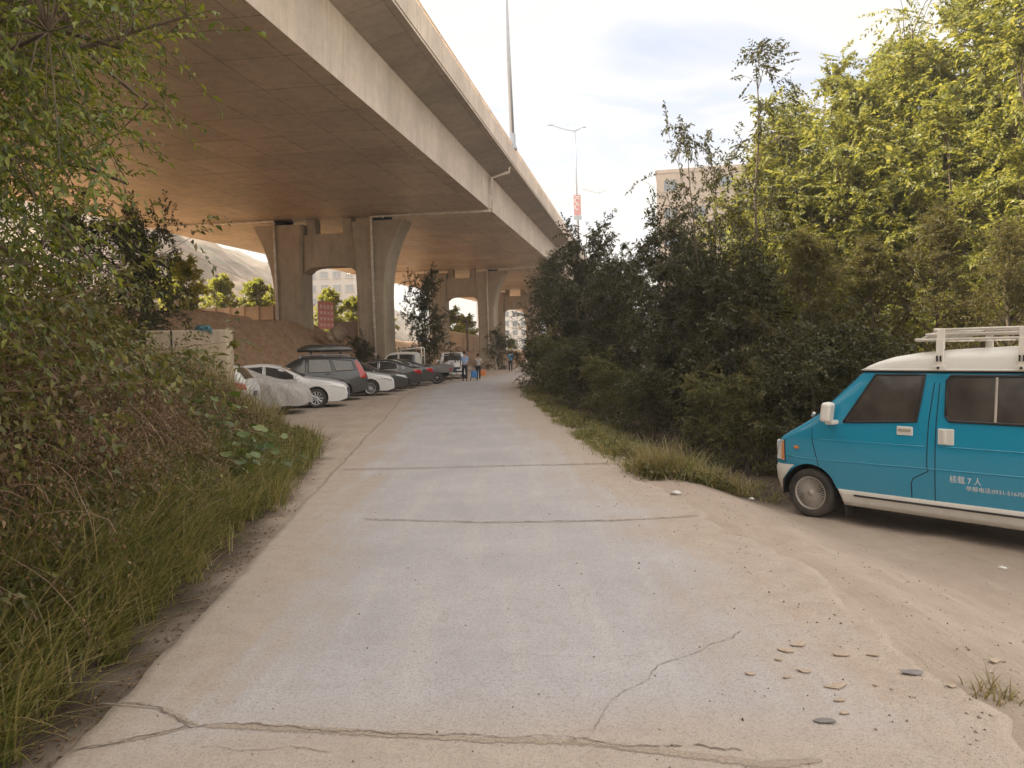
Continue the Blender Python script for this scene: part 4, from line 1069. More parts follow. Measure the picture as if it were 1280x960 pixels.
# ------------------------------------------------------------------ people (one skinned body each, clothes as children)
def skin_mesh(name, V, E, Rr, mat, parent, sub=2, root=0):
    me = bpy.data.meshes.new(name); me.from_pydata(V, E, []); me.update()
    o = bpy.data.objects.new('tmp', me); COL.objects.link(o)
    mo = o.modifiers.new('s', 'SKIN'); mo.use_smooth_shade = True
    for i, r_ in enumerate(Rr):
        sv = me.skin_vertices[0].data[i]; sv.radius = r_ if isinstance(r_, tuple) else (r_, r_); sv.use_root = i == root
    ms = o.modifiers.new('u', 'SUBSURF'); ms.levels = sub; ms.render_levels = sub
    dg = bpy.context.evaluated_depsgraph_get(); dg.update()
    m2 = bpy.data.meshes.new_from_object(o.evaluated_get(dg)); m2.name = name
    bpy.data.objects.remove(o); bpy.data.meshes.remove(me); m2.materials.clear()
    return link(name, m2, mat, parent, True)
def person(label, loc, rz, H, shirt, trousers, shoes=(.05, .05, .05), stride=.22, lean=.05, armL=(.06, .1), armR=(-.06, .05), hair=True, long_sleeve=False):
    s = H / 1.7
    root = empty('person', loc, rz); tag(root, label, 'person')
    P = lambda *a: (a[0] * s, a[1] * s, a[2] * s)
    fl, fr = stride, -stride
    J = dict(pel=P(0, 0, .92), spi=P(0, lean * .5, 1.15), che=P(0, lean, 1.32), nec=P(0, lean * 1.1, 1.47), hdb=P(0, lean * 1.2 + .01, 1.55), hdt=P(0, lean * 1.3 + .015, 1.66),
             lh=P(-.09, 0, .88), lk=P(-.1, fl * .6 + .02, .49), la=P(-.1, fl, .09), lt=P(-.1, fl + .14, .035),
             rh=P(.09, 0, .88), rk=P(.1, fr * .3 + .03, .49), ra=P(.1, fr, .1), rt=P(.1, fr + .13, .035),
             ls=P(-.17, lean, 1.40), le=P(-.24, lean + armL[0], 1.14), lw=P(-.24, lean + armL[0] + armL[1], .90), lf=P(-.235, lean + armL[0] + armL[1] + .03, .80),
             rs=P(.17, lean, 1.40), re=P(.24, lean + armR[0] + .02, 1.14), rw=P(.24, lean + armR[0] + armR[1] + .04, .90), rf=P(.235, lean + armR[0] + armR[1] + .06, .80))
    names = list(J); V = [J[n] for n in names]; ix = {n: i for i, n in enumerate(names)}
    ed = [('pel', 'spi'), ('spi', 'che'), ('che', 'nec'), ('nec', 'hdb'), ('hdb', 'hdt'), ('pel', 'lh'), ('lh', 'lk'), ('lk', 'la'), ('la', 'lt'), ('pel', 'rh'), ('rh', 'rk'), ('rk', 'ra'), ('ra', 'rt'), ('che', 'ls'), ('ls', 'le'), ('le', 'lw'), ('lw', 'lf'), ('che', 'rs'), ('rs', 're'), ('re', 'rw'), ('rw', 'rf')]
    rad = dict(pel=(.14, .1), spi=(.12, .085), che=(.14, .095), nec=.055, hdb=.075, hdt=.085, lh=.085, lk=.055, la=.04, lt=.035, rh=.085, rk=.055, ra=.04, rt=.035, ls=.055, le=.04, lw=.03, lf=.03, rs=.055, re=.04, rw=.03, rf=.03)
    sc_ = lambda r_, k=1.0, a=0: tuple((q * k + a) * s for q in r_) if isinstance(r_, tuple) else (r_ * k + a) * s
    skin_mesh('body', V, [(ix[a], ix[b]) for a, b in ed], [sc_(rad[n]) for n in names], M['skin'], root)
    def cloth(nm, ns, es, add, mat, ends=None):
        VV = [J[n] if not ends or n not in ends else ends[n] for n in ns]; jx = {n: i for i, n in enumerate(ns)}
        return skin_mesh(nm, VV, [(jx[a], jx[b]) for a, b in es], [sc_(rad[n], 1.08, add) for n in ns], mat, root)
    ms = m_simple('shirt_cloth', shirt, .85, var=.12); mt = m_simple('trouser_cloth', trousers, .85, var=.15)
    lerp = lambda a, b, u: tuple(J[a][k] * (1 - u) + J[b][k] * u for k in range(3))
    sl = {} if long_sleeve else {'le': lerp('ls', 'le', .8), 're': lerp('rs', 're', .8)}
    ns = ['pel', 'spi', 'che', 'ls', 'le', 'rs', 're'] + (['lw', 'rw'] if long_sleeve else [])
    es = [('pel', 'spi'), ('spi', 'che'), ('che', 'ls'), ('ls', 'le'), ('che', 'rs'), ('rs', 're')] + ([('le', 'lw'), ('re', 'rw')] if long_sleeve else [])
    cloth('shirt', ns, es, .016, ms, sl)
    cloth('trousers', ['pel', 'lh', 'lk', 'la', 'rh', 'rk', 'ra'], [('pel', 'lh'), ('lh', 'lk'), ('lk', 'la'), ('pel', 'rh'), ('rh', 'rk'), ('rk', 'ra')], .014, mt)
    msx = m_simple('shoe_leather', shoes, .6)
    for a, b in (('la', 'lt'), ('ra', 'rt')):
        skin_mesh('shoe', [J[a][:2] + (.05 * s,), J[b]], [(0, 1)], [.05 * s, .042 * s], msx, root)
    # face towards +y, hair over the back and top
    hb = Vector(J['hdt']); mb = MB()
    mb.lathe([(0, .1), (.055, .085), (.088, .045), (.094, 0), (.09, -.05), (.07, -.085)], 12, Matrix.Translation(hb + Vector((0, -.016 * s, .01 * s))) @ Matrix.Scale(s, 4))
    mb.build('hair', M['hair'], root, True)
    mb = MB(); f = hb + Vector((0, .09 * s, -.05 * s)); mb.lathe([(.018, 0), (.012, .02), (.002, .03)], 6, Matrix.Translation(f) @ Euler((-1.2, 0, 0)).to_matrix().to_4x4() @ Matrix.Scale(s, 4)); mb.build('nose', M['skin'], root, True)
    return root
def onroad(px, Y):
    p = at(px, 470, Y); return (p.x, Y, max(.015, gz(p.x, Y)))
person('man in a light blue shirt and dark trousers walking beside the white minivan', onroad(581, 46), R(4), 1.74, (.24, .34, .52), (.02, .022, .032), stride=.1, lean=.1, armL=(.1, .18), armR=(.12, .2))
person('woman in a pale grey top walking with an orange bag and a blue trolley', onroad(598, 46.8), R(-3), 1.58, (.4, .37, .33), (.016, .016, .02), (.5, .5, .5), stride=.16, lean=.06, armR=(-.02, .04))
person('man in a turquoise shirt walking farther down the road by the bushes', onroad(638.5, 66.5), R(178), 1.72, (.05, .3, .5), (.015, .016, .02), stride=.12, lean=.03)
person('small child in a pale orange top and white trousers at the bush edge', onroad(645.5, 57), R(-75), 1.02, (.55, .3, .17), (.5, .48, .46), (.4, .38, .38), stride=.2, lean=.05)
b = empty('shopping_bag', onroad(604, 46.8)); tag(b, 'orange shopping bag hanging from the hand of the woman in grey', 'bag')
b.location.z += .28
mb = MB(); mb.v += [(-.15, -.07, 0), (.15, -.07, 0), (.15, .07, 0), (-.15, .07, 0), (-.18, -.05, .36), (.18, -.05, .36), (.18, .05, .36), (-.18, .05, .36)]
mb.f += [(0, 1, 2, 3), (0, 1, 5, 4), (1, 2, 6, 5), (2, 3, 7, 6), (3, 0, 4, 7), (4, 5, 6, 7)]
mb.build('bag_body', m_simple('orange_bag', (.62, .2, .05), .6), b, bevel=.02)
mb = MB(); mb.tube([(-.1, 0, .36), (-.06, 0, .5), (.06, 0, .5), (.1, 0, .36)], .012, 5); mb.build('bag_handle', M['blackpl'], b)
t_ = empty('shopping_trolley', onroad(592.5, 46.6), R(5)); tag(t_, 'blue two wheeled shopping trolley pulled along beside the woman in grey', 'trolley')
mb = MB(); mb.box((0, 0, .38), (.36, .3, .42)); mb.build('trolley_bag', m_simple('blue_canvas', (.06, .22, .5), .7), t_, bevel=.05)
mb = MB(); mb.tube([(-.13, .16, .1), (-.13, .2, .95), (.13, .2, .95), (.13, .16, .1)], .014, 6); mb.build('trolley_frame', M['steel'], t_)
for sd in (1, -1):
    mb = MB(); mb.tube([(sd * .19, .14, .1), (sd * .23, .14, .1)], .1, 12); mb.build('trolley_wheel', M['rubber'], t_)

# ------------------------------------------------------------------ concrete block by the mound
p = at(190, 470, 19.2); q = at(275, 470, 18.3)
blk = empty('concrete_block', ((p.x + q.x) / 2, 18.9, -.2), R(6)); tag(blk, 'weathered pale concrete block standing above the dry weeds', 'concrete block')
mb = MB(); mb.box((0, .3, 1.3), (1.95, .6, 2.62)); mb.build('block_body', M['block'], blk, bevel=.05, seg=3)
mb = MB(); mb.box((-.35, -.012, 1.3), (.03, .03, 2.6)); mb.build('vertical_joint', M['dark'], blk)
rg = bpy.data.objects.new('plastic_rag', None)
mb = MB(); r0 = random.Random(3)
for i in range(14):
    pts = [Vector((r0.uniform(-.2, .2), r0.uniform(-.05, .05), r0.uniform(-.05, .1))) for _ in range(3)]; pts.append(pts[-1] + Vector((r0.uniform(-.06, .06), -.03, -r0.uniform(.1, .25)))); mb.tube(pts, [.02, .03, .025, .006], 5)
ro = mb.build('plastic_rag', m_simple('blue_green_rag', (.08, .17, .19), .7, var=.4), None, True); ro.location = blk.matrix_basis @ Vector((.42, .0, 2.62)); tag(ro, 'tangled blue green plastic rag draped over the concrete block edge', 'rag')

# ------------------------------------------------------------------ background structures beyond the viaduct
def facade(name, label, cat, x0, x1, y, z0, z1, depth, mat, rows, cols, ww, wh, glassm, frame=None, rz=0, skip=()):
    root = empty(name, ((x0 + x1) / 2, y, z0), rz); tag(root, label, cat)
    W = x1 - x0; H = z1 - z0
    MB().box((0, depth / 2, H / 2), (W, depth, H)).build('wall', mat, root)
    mb = MB(); mb.box((0, .1, H + .25), (W + .4, .5, .5)); mb.box((-W / 2, depth / 2, H + .25), (.4, depth, .5)); mb.box((W / 2, depth / 2, H + .25), (.4, depth, .5)); mb.build('parapet', mat, root)
    for r_ in range(rows):
        for c in range(cols):
            if (r_, c) in skip: continue
            cx_ = -W / 2 + W * (c + .5) / cols; cz = H * (r_ + .5) / rows + .2
            fr = MB(); fr.box((cx_, -.06, cz + wh / 2), (ww + .2, .16, .1)); fr.box((cx_, -.1, cz - wh / 2), (ww + .3, .26, .12)); fr.box((cx_ - ww / 2, -.06, cz), (.1, .16, wh)); fr.box((cx_ + ww / 2, -.06, cz), (.1, .16, wh)); fr.box((cx_, -.05, cz), (.07, .12, wh))
            f = fr.build('window', frame or M['vanwhite'], root); MB().box((cx_, -.012, cz), (ww - .02, .03, wh - .02)).build('pane', glassm, f)
    return root
M['farglass'] = m_simple('far_window_glass', (.16, .2, .25), .15, var=.3)
M['paleglass'] = m_simple('pale_far_glass', (.3, .31, .33), .2, var=.3)
M['beige'] = m_concrete('beige_render', (.5, .395, .31), (.28, .2, .16), scale=.3, bumps=.05)
M['palewall'] = m_concrete('pale_render', (.6, .55, .5), (.4, .34, .3), scale=.3, bumps=.05)
tx = at(822, 213, 112); ty_ = at(960, 213, 112)
facade('apartment_building', 'beige apartment block rising behind the trees on the right', 'building', tx.x, ty_.x + 4, 112, -1, tx.z, 14, M['beige'], 7, 5, 1.9, 1.7, M['farglass'], M['beige'], -R(13), [(r_, c_) for r_ in range(7) for c_ in range(5) if (c_ > 1 and (r_ + c_) % 2) or (r_ == 6 and c_ == 1)])
q0 = at(396, 340, 175); q1 = at(462, 340, 175)
facade('apartment_building', 'pale apartment block seen between the two columns of the first pier', 'building', q0.x - 12, q1.x + 2, 178, 0, q0.z + 4, 14, M['palewall'], 8, 9, 1.8, 1.6, M['paleglass'], M['palewall'])
q0 = at(615, 392, 285); q1 = at(668, 392, 285)
facade('apartment_building', 'white apartment block with many windows far off under the last arch', 'building', q0.x - 6, q1.x + 4, 290, 0, 21, 14, m_simple('white_render', (.72, .71, .68), .8), 6, 8, 1.9, 2.0, M['farglass'])
# low block wall on the embankment with posts
a = at(258, 392, 52); b_ = at(350, 392, 51)
lw = empty('block_wall', (0, 0, 0)); tag(lw, 'low tan block wall with stub posts along the embankment top', 'wall')
zb_ = 3.6; zt_ = at(300, 384.5, 51.5).z
mb = MB(); L = math.hypot(b_.x - a.x, b_.y - a.y); an = math.atan2(b_.y - a.y, b_.x - a.x)
T_ = Matrix.Translation((a.x, a.y, 0)) @ Matrix.Rotation(an, 4, 'Z')
mb.box((L / 2 - 2, 0, (zb_ + zt_) / 2), (L + 4, .24, zt_ - zb_), T_); mb.build('wall_panel', M['wallc'], lw)
i = 0; xx = -3.5
while xx < L:
    MB().box((xx, -.06, (zb_ + zt_) / 2 + .03), (.2, .3, zt_ - zb_ + .1), T_).build('post', M['wallc'], lw); xx += 1.05
# red notice board between the columns
p0 = at(399, 411, 56); p1 = at(417, 411, 58); zt2 = at(400, 376, 56).z
bd = empty('notice_board', ((p0.x + p1.x) / 2, 57, p0.z - 1.2), math.atan2(2.0, p1.x - p0.x)); tag(bd, 'faded red notice board with pale rows standing beyond the first pier', 'notice board')
W_ = math.hypot(p1.x - p0.x, 2); H_ = zt2 - p0.z
MB().box((0, 0, 1.2 + H_ / 2), (W_, .08, H_)).build('board', m_simple('faded_red_board', (.5, .17, .13), .6, var=.2), bd)
mb = MB()
for r_ in range(4):
    for c in range(4):
        mb.box((-W_ / 2 + W_ * (c + .5) / 4, -.045, 1.2 + H_ * (r_ + .7) / 4.6), (W_ * .15, .012, H_ * (.1 if r_ < 3 else .14)))
mb.build('board_marking', m_simple('pale_board_paint', (.62, .42, .36), .6), bd)
for sx in (-1, 1): MB().box((sx * W_ * .45, .06, (1.2 + H_) / 2), (.1, .1, 1.2 + H_)).build('post', M['steel'], bd)
# dark grey screen wall and its pale post
p0 = at(424, 425, 60); p1 = at(462, 425, 60); z1_ = at(440, 402, 60).z
sw_ = empty('screen_wall', ((p0.x + p1.x) / 2, 60, p0.z - .6)); tag(sw_, 'brown grey yard wall behind the right column of the first pier', 'wall')
MB().box((0, 0, (z1_ - p0.z + .6) / 2), (p1.x - p0.x + 1, .2, z1_ - p0.z + .6)).build('wall_panel', m_simple('grey_brown_panel', (.17, .125, .1), .8, var=.2), sw_)
MB().box(((450 - 443) / 960 * 60, -.2, (z1_ - p0.z + .9) / 2), (.16, .12, z1_ - p0.z + .9)).build('post', m_simple('pale_post', (.55, .45, .3), .7), sw_)
# tall tan yard wall with a sloping top between piers two and one
p0 = at(548, 440, 97); p1 = at(600, 440, 97); zl = at(553, 412.5, 97).z; zr = at(594, 422, 97).z
yw = empty('yard_wall', (0, 97, 0)); tag(yw, 'sunlit tan yard wall with a sloping top seen past the bushy tree', 'wall')
MB().prism([(p0.x, -1), (p1.x, -1), (p1.x, zr), (p0.x, zl)], -.15, .15, 'xz').build('wall_panel', M['wallc'], yw)
mb = MB()
for u in (.3, .6, .85): mb.box((p0.x + (p1.x - p0.x) * u, -.17, zr * .5), (.1, .05, zr))
mb.build('panel_joint', m_simple('wall_joint_strip', (.26, .17, .1), .9), yw)  # narrow brown strips, darker than the wall, mark the panel joints
MB().prism([(p0.x, zl), (p1.x, zr), (p1.x, zr + .18), (p0.x, zl + .18)], -.25, .25, 'xz').build('coping', M['block'], yw)
# leaning pole with overhead cable
q = at(583.5, 440, 88)
up = empty('utility_pole', (q.x, 88, 0)); tag(up, 'thin dark utility pole carrying a cable in front of the tan wall', 'utility pole')
zt_ = at(586, 399, 88).z
MB().tube([(0, 0, -.5), (.12, 0, zt_ * .5), (.0, 0, zt_)], [.16, .13, .1], 8).build('pole', M['bark'], up)
MB().box((0, 0, zt_ - .4), (1.3, .1, .12)).build('cross_arm', M['bark'], up)
e = at(553, 384, 70) - Vector((q.x, 88, 0))
MB().tube([(0, 0, zt_ - .3), tuple(Vector((0, 0, zt_ - .3)).lerp(e, .5) - Vector((0, 0, .25))), tuple(e)], .05, 5).build('cable', M['dark'], up)
# pale boulder heap at the top of the slope
for (px, py, Y, s_, lab) in ((421, 418, 47.5, .55, 'pale boulder at the top of the dirt slope between the columns'), (412, 421, 47, .35, 'smaller pale boulder left of the big one between the columns')):
    p = at(px, py, Y); bm = bmesh.new(); bmesh.ops.create_icosphere(bm, subdivisions=3, radius=s_)
    for v in bm.verts: v.co *= 1 + (fbm(np.array([v.co.x * 3 + v.co.z]), np.array([v.co.y * 3 + v.co.z * 2]), 5)[0] - .5) * 1.5; v.co.z *= .8
    me = bpy.data.meshes.new('boulder'); bm.to_mesh(me); bm.free()
    o = link('boulder', me, M['block'], None, True, (p.x, Y, max(p.z, gz(p.x, Y) + s_ * .4))); tag(o, lab, 'boulder')
# far hill, bare and rocky
hx = axis([(-400, -110, 10), (-110, -24, 1.6), (-24, -12, 6)]); hy = axis([(88, 150, 1.6), (150, 420, 18)])
HX, HY = np.meshgrid(hx, hy)
prof = np.interp(HX, [-400, -110, -72, -57, -46, -40, -31, -24, -12], [46, 44, 31.5, 24.5, 15.5, 12, 5, 0, -5])
up_ = sstep(92, 130, HY + (fbm(HX * .05, HY * .05, 3) - .5) * 26)
HZ = prof * up_ * (1 + .12 * (fbm(HX * .05, HY * .03, 8, 5) - .5) * 2) + (fbm(HX * .22 + HY * .1, HY * .2, 18, 5) - .5) * 5.5 * up_ - 2
n0, n1 = HX.shape; idx = np.arange(n0 * n1).reshape(n0, n1)
F = np.stack([idx[:-1, :-1], idx[:-1, 1:], idx[1:, 1:], idx[1:, :-1]], -1).reshape(-1, 4)
m, t = new_mat('bare_hillside'); pos = t.world()
mps = t.n('ShaderNodeMapping'); mps.inputs['Scale'].default_value = (.16, .16, .3); t.l(pos, mps.inputs[0]); nn = t.noise(mps.outputs[0], 1, 8, .65)
t.out(t.pbr(t.ramp(nn, [(.35, (.05, .05, .025)), (.5, (.15, .105, .07)), (.66, (.25, .185, .135))]), .95))
hill = link('hill', fast_mesh('hill', np.stack([HX, HY, HZ], -1).reshape(-1, 3), F), m, smooth=True); tag(hill, kind='structure')
# power line over the far slope
def wire(name, a, b, sag, r, label, kids_=()):
    mb = MB(); A, B = Vector(a), Vector(b); pts = []
    for u in np.linspace(0, 1, 13): p = A.lerp(B, u); p.z -= sag * 4 * u * (1 - u); pts.append(p)
    mb.tube(pts, r, 4); o = mb.build(name, M['dark'], None); tag(o, label, 'cable'); return o
wire('overhead_cable', at(150, 268, 110), at(420, 392, 130), 1.2, .05, 'thin dark overhead cable crossing the pale sky left of the first pier')
wire('overhead_cable', at(1050, 128, 40), at(1135, 75, 34), .15, .022, 'overhead cable entering the treetops at the upper right')

# ------------------------------------------------------------------ loose chips and litter
def chip(px, py, size, mat, label, group=None, seed=0, thick=.007, name='concrete_chip', cat='chip'):
    r = random.Random(seed + int(px * 7 + py)); x, y = G(px, py); z = max(gz(x, y), -.4)
    if x < float(np.interp(y, *zip(*RIGHT))) : z = road_z(x, y)
    n = 7; pts = []
    for k in range(n):
        a = 2 * PI * k / n + r.uniform(-.2, .2); q = 1.15 * size * r.uniform(.5, 1.15); pts.append((math.cos(a) * q, math.sin(a) * q * .5))
    mb = MB(); mb.v = [(a * .9, b, 0) for a, b in pts] + [(a, b * 1.04, thick * r.uniform(.7, 1.2)) for a, b in pts] + [(.1 * size, 0, thick * 1.02)]
    mb.f = [tuple(range(n - 1, -1, -1))] + [(i, (i + 1) % n, n + (i + 1) % n, n + i) for i in range(n)] + [(n + i, n + (i + 1) % n, 2 * n) for i in range(n)]
    o = mb.build(name, mat, None); o.location = (x, y, z + .004); o.rotation_euler = (r.uniform(-.05, .16), r.uniform(-.1, .1), r.uniform(-.45, .45))
    tag(o, label, cat, group); return o
M['chipm'] = m_simple('flaked_mortar', (.37, .29, .22), .9, var=.2, scale=30); M['slate'] = m_simple('dark_slate_flake', (.17, .155, .145), .7, var=.2, scale=30)
CG = 'concrete flakes on the dirt verge'
chip(1047, 858, .062, M['chipm'], 'largest tan concrete flake on the right of the road', CG)
chip(1030, 903, .048, M['slate'], 'dark slate coloured flake nearest the camera', CG)
chip(1141, 842, .055, M['slate'], 'grey flat flake lying by itself toward the right edge', CG)
for k, (px, py, s_) in enumerate([(1000, 806, .06), (985, 815, .052), (1006, 841, .04), (1052, 820, .042), (1090, 820, .035), (1049, 877, .03), (1054, 893, .03), (1189, 859, .028), (936, 844, .03), (983, 848, .025), (1094, 858, .018), (973, 826, .022), (1243, 826, .04)]):
    chip(px, py, s_, M['chipm'], 'small tan concrete flake scattered on the dusty road edge', CG)
wl = m_simple('white_litter', (.52, .5, .47), .6)
def litter(px, py, size, label):
    x, y = G(px, py); bm = bmesh.new(); bmesh.ops.create_icosphere(bm, subdivisions=3, radius=size)
    for v in bm.verts:
        v.co *= 1 + (fbm(np.array([v.co.x * 2.2 / size + v.co.z / size]), np.array([v.co.y * 2.2 / size]), 51)[0] - .5) * 1.3; v.co.z *= .3
    me = bpy.data.meshes.new('litter'); bm.to_mesh(me); bm.free()
    o = link('plastic_litter', me, wl, None, True, (x, y, max(gz(x, y), road_z(x, y) - .02) + size * .3)); tag(o, label, 'litter')
litter(846, 616, .065, 'crumpled white plastic scrap on the right road edge near the grass')
litter(1254, 708, .03, 'white paper scrap on the dirt in front of the minibus')
litter(940, 622, .03, 'small white scrap in the weeds ahead of the minibus wheel')
litter(781, 573, .045, 'pale scrap caught at the grass edge beside the road joint')

# ------------------------------------------------------------------ air: thin even haze in one closed box round the whole place
m, t = new_mat('valley_haze'); vp = t.n('ShaderNodeVolumePrincipled'); vp.inputs['Color'].default_value = (.96, .93, .88, 1); vp.inputs['Density'].default_value = .0013; vp.inputs['Anisotropy'].default_value = .35
ot = t.n('ShaderNodeOutputMaterial'); t.l(vp.outputs[0], ot.inputs['Volume'])
hz_ = MB().box((-60, 320, 24), (1300, 800, 60)).build('haze', m, None); tag(hz_, kind='stuff')
# ------------------------------------------------------------------ vegetation
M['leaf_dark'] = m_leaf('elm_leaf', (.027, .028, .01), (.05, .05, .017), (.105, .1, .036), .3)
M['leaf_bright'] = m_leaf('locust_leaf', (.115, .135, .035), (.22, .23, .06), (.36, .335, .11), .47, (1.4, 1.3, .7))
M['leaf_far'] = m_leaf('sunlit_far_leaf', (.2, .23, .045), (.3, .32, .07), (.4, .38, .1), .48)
M['leaf_feather'] = m_leaf('tamarisk_leaf', (.06, .058, .02), (.105, .095, .03), (.18, .15, .055), .35)
M['leaf_near'] = m_leaf('near_leaf', (.055, .078, .018), (.11, .138, .028), (.25, .265, .06), .4, (1.7, 1.55, .5), .33)
M['leaf_bank'] = m_leaf('bank_leaf', (.06, .068, .022), (.11, .112, .035), (.2, .185, .065), .35, None, .4, (.15, .1, .055), .13)
M['leaf_dry'] = m_leaf('dry_leaf', (.09, .05, .028), (.17, .1, .055), (.27, .18, .1), .25)
M['leaf_broad'] = m_leaf('broad_leaf', (.05, .08, .02), (.09, .13, .035), (.19, .22, .085), .3, None, .35)
M['grass'] = m_leaf('grass_blade', (.07, .082, .02), (.135, .145, .038), (.28, .265, .1), .4, None, .45, (.34, .27, .15), .22)
M['grass_pale'] = m_leaf('pale_grass_blade', (.16, .13, .06), (.24, .19, .1), (.36, .29, .17), .35, None, .5, (.14, .14, .05), .2)

def nrm(a): return a / np.maximum(np.linalg.norm(a, axis=-1, keepdims=True), 1e-9)
def leaves(P, D, S, N, L, W, fold=.25, bend=.2):
    """triangle pairs folded along the midrib. P base, D axis, S side, N normal (n,3); L, W (n,)"""
    L = L[:, None]; W = W[:, None]
    tip = P + D * L - N * L * bend
    mid = P + D * L * .45
    a = mid + S * W * .5 + N * W * fold; b = mid - S * W * .5 + N * W * fold
    V = np.stack([P, b, tip, a], 1).reshape(-1, 3); n = len(P); o = np.arange(n)[:, None] * 4
    F = np.concatenate([o + np.array([[0, 1, 2]]), o + np.array([[0, 2, 3]])], 1).reshape(-1, 3)
    return V, F
def frames(D, rng, upbias=.8):
    up = np.tile(np.array([0, 0, 1.0]), (len(D), 1)) * upbias + rng.normal(0, .45, D.shape)
    S = nrm(np.cross(D, up)); N = nrm(np.cross(S, D)); return S, N
def tubes(branches, nsides=(6, 5, 4, 3)):
    mb = MB()
    for pts, rad, lv in branches: mb.tube(pts, rad, nsides[min(lv, 3)], cap=False)
    return mb

def grow_tree(name, seed, H, W, prof, base=.08, limbs=26, nb=5, nt=5, lpt=14, leaf=(.1, .045), trunk_r=.11, elev=(15, 62), droop=.12, stems=1, leafmat='leaf_dark', pinnate=False, bend=.15, spread_leaf=.5, wob=.05, lean=(0, 0), twig_len=.42, tmin=0):
    """returns (trunk mesh, crown mesh). prof: crown half-width factor at relative heights"""
    r = np.random.default_rng(seed); BR = []; TW = []
    for st in range(stems):
        off = r.normal(0, .18, 3) * (stems > 1); off[2] = 0
        hh = H * (1 if st == 0 else r.uniform(.6, .92)); n = 9
        ln = np.array([lean[0] + r.normal(0, .12 * W) * (stems > 1), lean[1] + r.normal(0, .12 * W) * (stems > 1)])
        T = [np.array([off[0] + ln[0] * (i / n) ** 1.3 + r.normal(0, wob) * (i > 0), off[1] + ln[1] * (i / n) ** 1.3 + r.normal(0, wob) * (i > 0), hh * i / n * .97]) for i in range(n + 1)]
        R_ = [trunk_r / (stems ** .4) * (1 - .88 * i / n) + .004 for i in range(n + 1)]
        BR.append((T, R_, 0)); T = np.array(T)
        for li in range(max(4, limbs // stems)):
            f = base + (1 - base) * ((li + r.random()) / max(4, limbs // stems)) ** .92
            f = min(f, .985); k = f * n; i0 = min(int(k), n - 1); p0 = T[i0] + (T[i0 + 1] - T[i0]) * (k - i0)
            az = li * 2.39996 + r.normal(0, .5) + st * 1.1
            el = R(elev[0] + (elev[1] - elev[0]) * f + r.normal(0, 9))
            Lm = W * np.interp(f, *zip(*prof)) * r.uniform(.62, 1.18)
            d = np.array([math.cos(az) * math.cos(el), math.sin(az) * math.cos(el), math.sin(el)])
            pts = [p0]; m = 5; dd = d.copy()
            for q in range(m):
                dd = nrm(dd + r.normal(0, .13, 3) + np.array([0, 0, -droop * (q / m)])); pts.append(pts[-1] + dd * Lm / m)
            rl = max(.006, R_[i0] * .5)
            BR.append((pts, [rl * (1 - .82 * q / m) for q in range(m + 1)], 1)); A = np.array(pts)
            TW.append((A[-2], dd, max(twig_len * .9, .1)))
            for bi in range(nb):
                u = .18 + .8 * (bi + r.random()) / nb; k2 = u * m; j = min(int(k2), m - 1); b0 = A[j] + (A[j + 1] - A[j]) * (k2 - j)
                bd = nrm((A[j + 1] - A[j]) / (Lm / m) * .75 + r.normal(0, .62, 3) + np.array([0, 0, .12])); Lb = Lm * r.uniform(.25, .5) * (1.15 - .5 * u) + .08
                bp = [b0]; d3 = bd.copy()
                for q in range(3): d3 = nrm(d3 + r.normal(0, .16, 3) + np.array([0, 0, -droop * .7])); bp.append(bp[-1] + d3 * Lb / 3)
                BR.append((bp, [max(.004, rl * .4), max(.003, rl * .3), .003, .002], 2))
                for ti in range(nt):
                    v = .15 + .85 * (ti + r.random()) / nt; k3 = v * 3; jj = min(int(k3), 2); t0 = bp[jj] + (bp[jj + 1] - bp[jj]) * (k3 - jj)
                    td = nrm(d3 * .6 + r.normal(0, .6, 3) + np.array([0, 0, -droop * .5]))
                    TW.append((t0, td, twig_len * r.uniform(.6, 1.25)))
    P0 = np.array([t_[0] for t_ in TW]); D0 = nrm(np.array([t_[1] for t_ in TW])); L0 = np.array([t_[2] for t_ in TW])
    # twig axes as thin sticks
    mbt = tubes(BR)
    sk_ = r.random(len(TW)) < .5
    Dt = nrm(D0 + np.array([0, 0, -droop]))
    for a, b, l in zip(P0[sk_], Dt[sk_], L0[sk_]): mbt.tube([a, a + b * l * .9], [.0035, .0015], 3, cap=False)
    u = (np.arange(lpt) + .5) / lpt
    nT = len(TW)
    U = np.clip(u[None] + r.normal(0, .03, (nT, lpt)), .02, 1)
    S0, N0 = frames(Dt, r)
    P = P0[:, None] + Dt[:, None] * (U * L0[:, None])[..., None] + np.array([0, 0, -1.0]) * (droop * .35 * L0[:, None] * U ** 2)[..., None]
    side = np.where(np.arange(lpt) % 2 == 0, 1.0, -1.0)[None, :, None]
    D = Dt[:, None] * (.55 if pinnate else .5) + S0[:, None] * side * (.9 if pinnate else .75) + r.normal(0, .12 if pinnate else spread_leaf, (nT, lpt, 3)) + np.array([0, 0, -.12 - .5 * droop])
    D = nrm(D).reshape(-1, 3); P = P.reshape(-1, 3)
    S, N = frames(D, r, 1.0)
    Ls = leaf[0] * r.uniform(.6, 1.25, len(P)) * (np.sin(np.clip(U, .08, .95) * PI * .8 + .35) if pinnate else 1 + 0 * U).reshape(-1); Ws = leaf[1] * r.uniform(.7, 1.2, len(P))
    V, F = leaves(P, D, S, N, Ls, Ws, .22, bend)
    tm = MB(); tm = mbt
    me = bpy.data.meshes.new(name + '_trunk'); me.from_pydata([tuple(map(float, v)) for v in tm.v], [], tm.f); me.update(); me.polygons.foreach_set('use_smooth', np.ones(len(me.polygons), dtype=bool)); me.materials.append(M['bark'])
    cr = fast_mesh(name + '_crown', V, F); cr.materials.append(M[leafmat])
    return me, cr
PROTO = {}
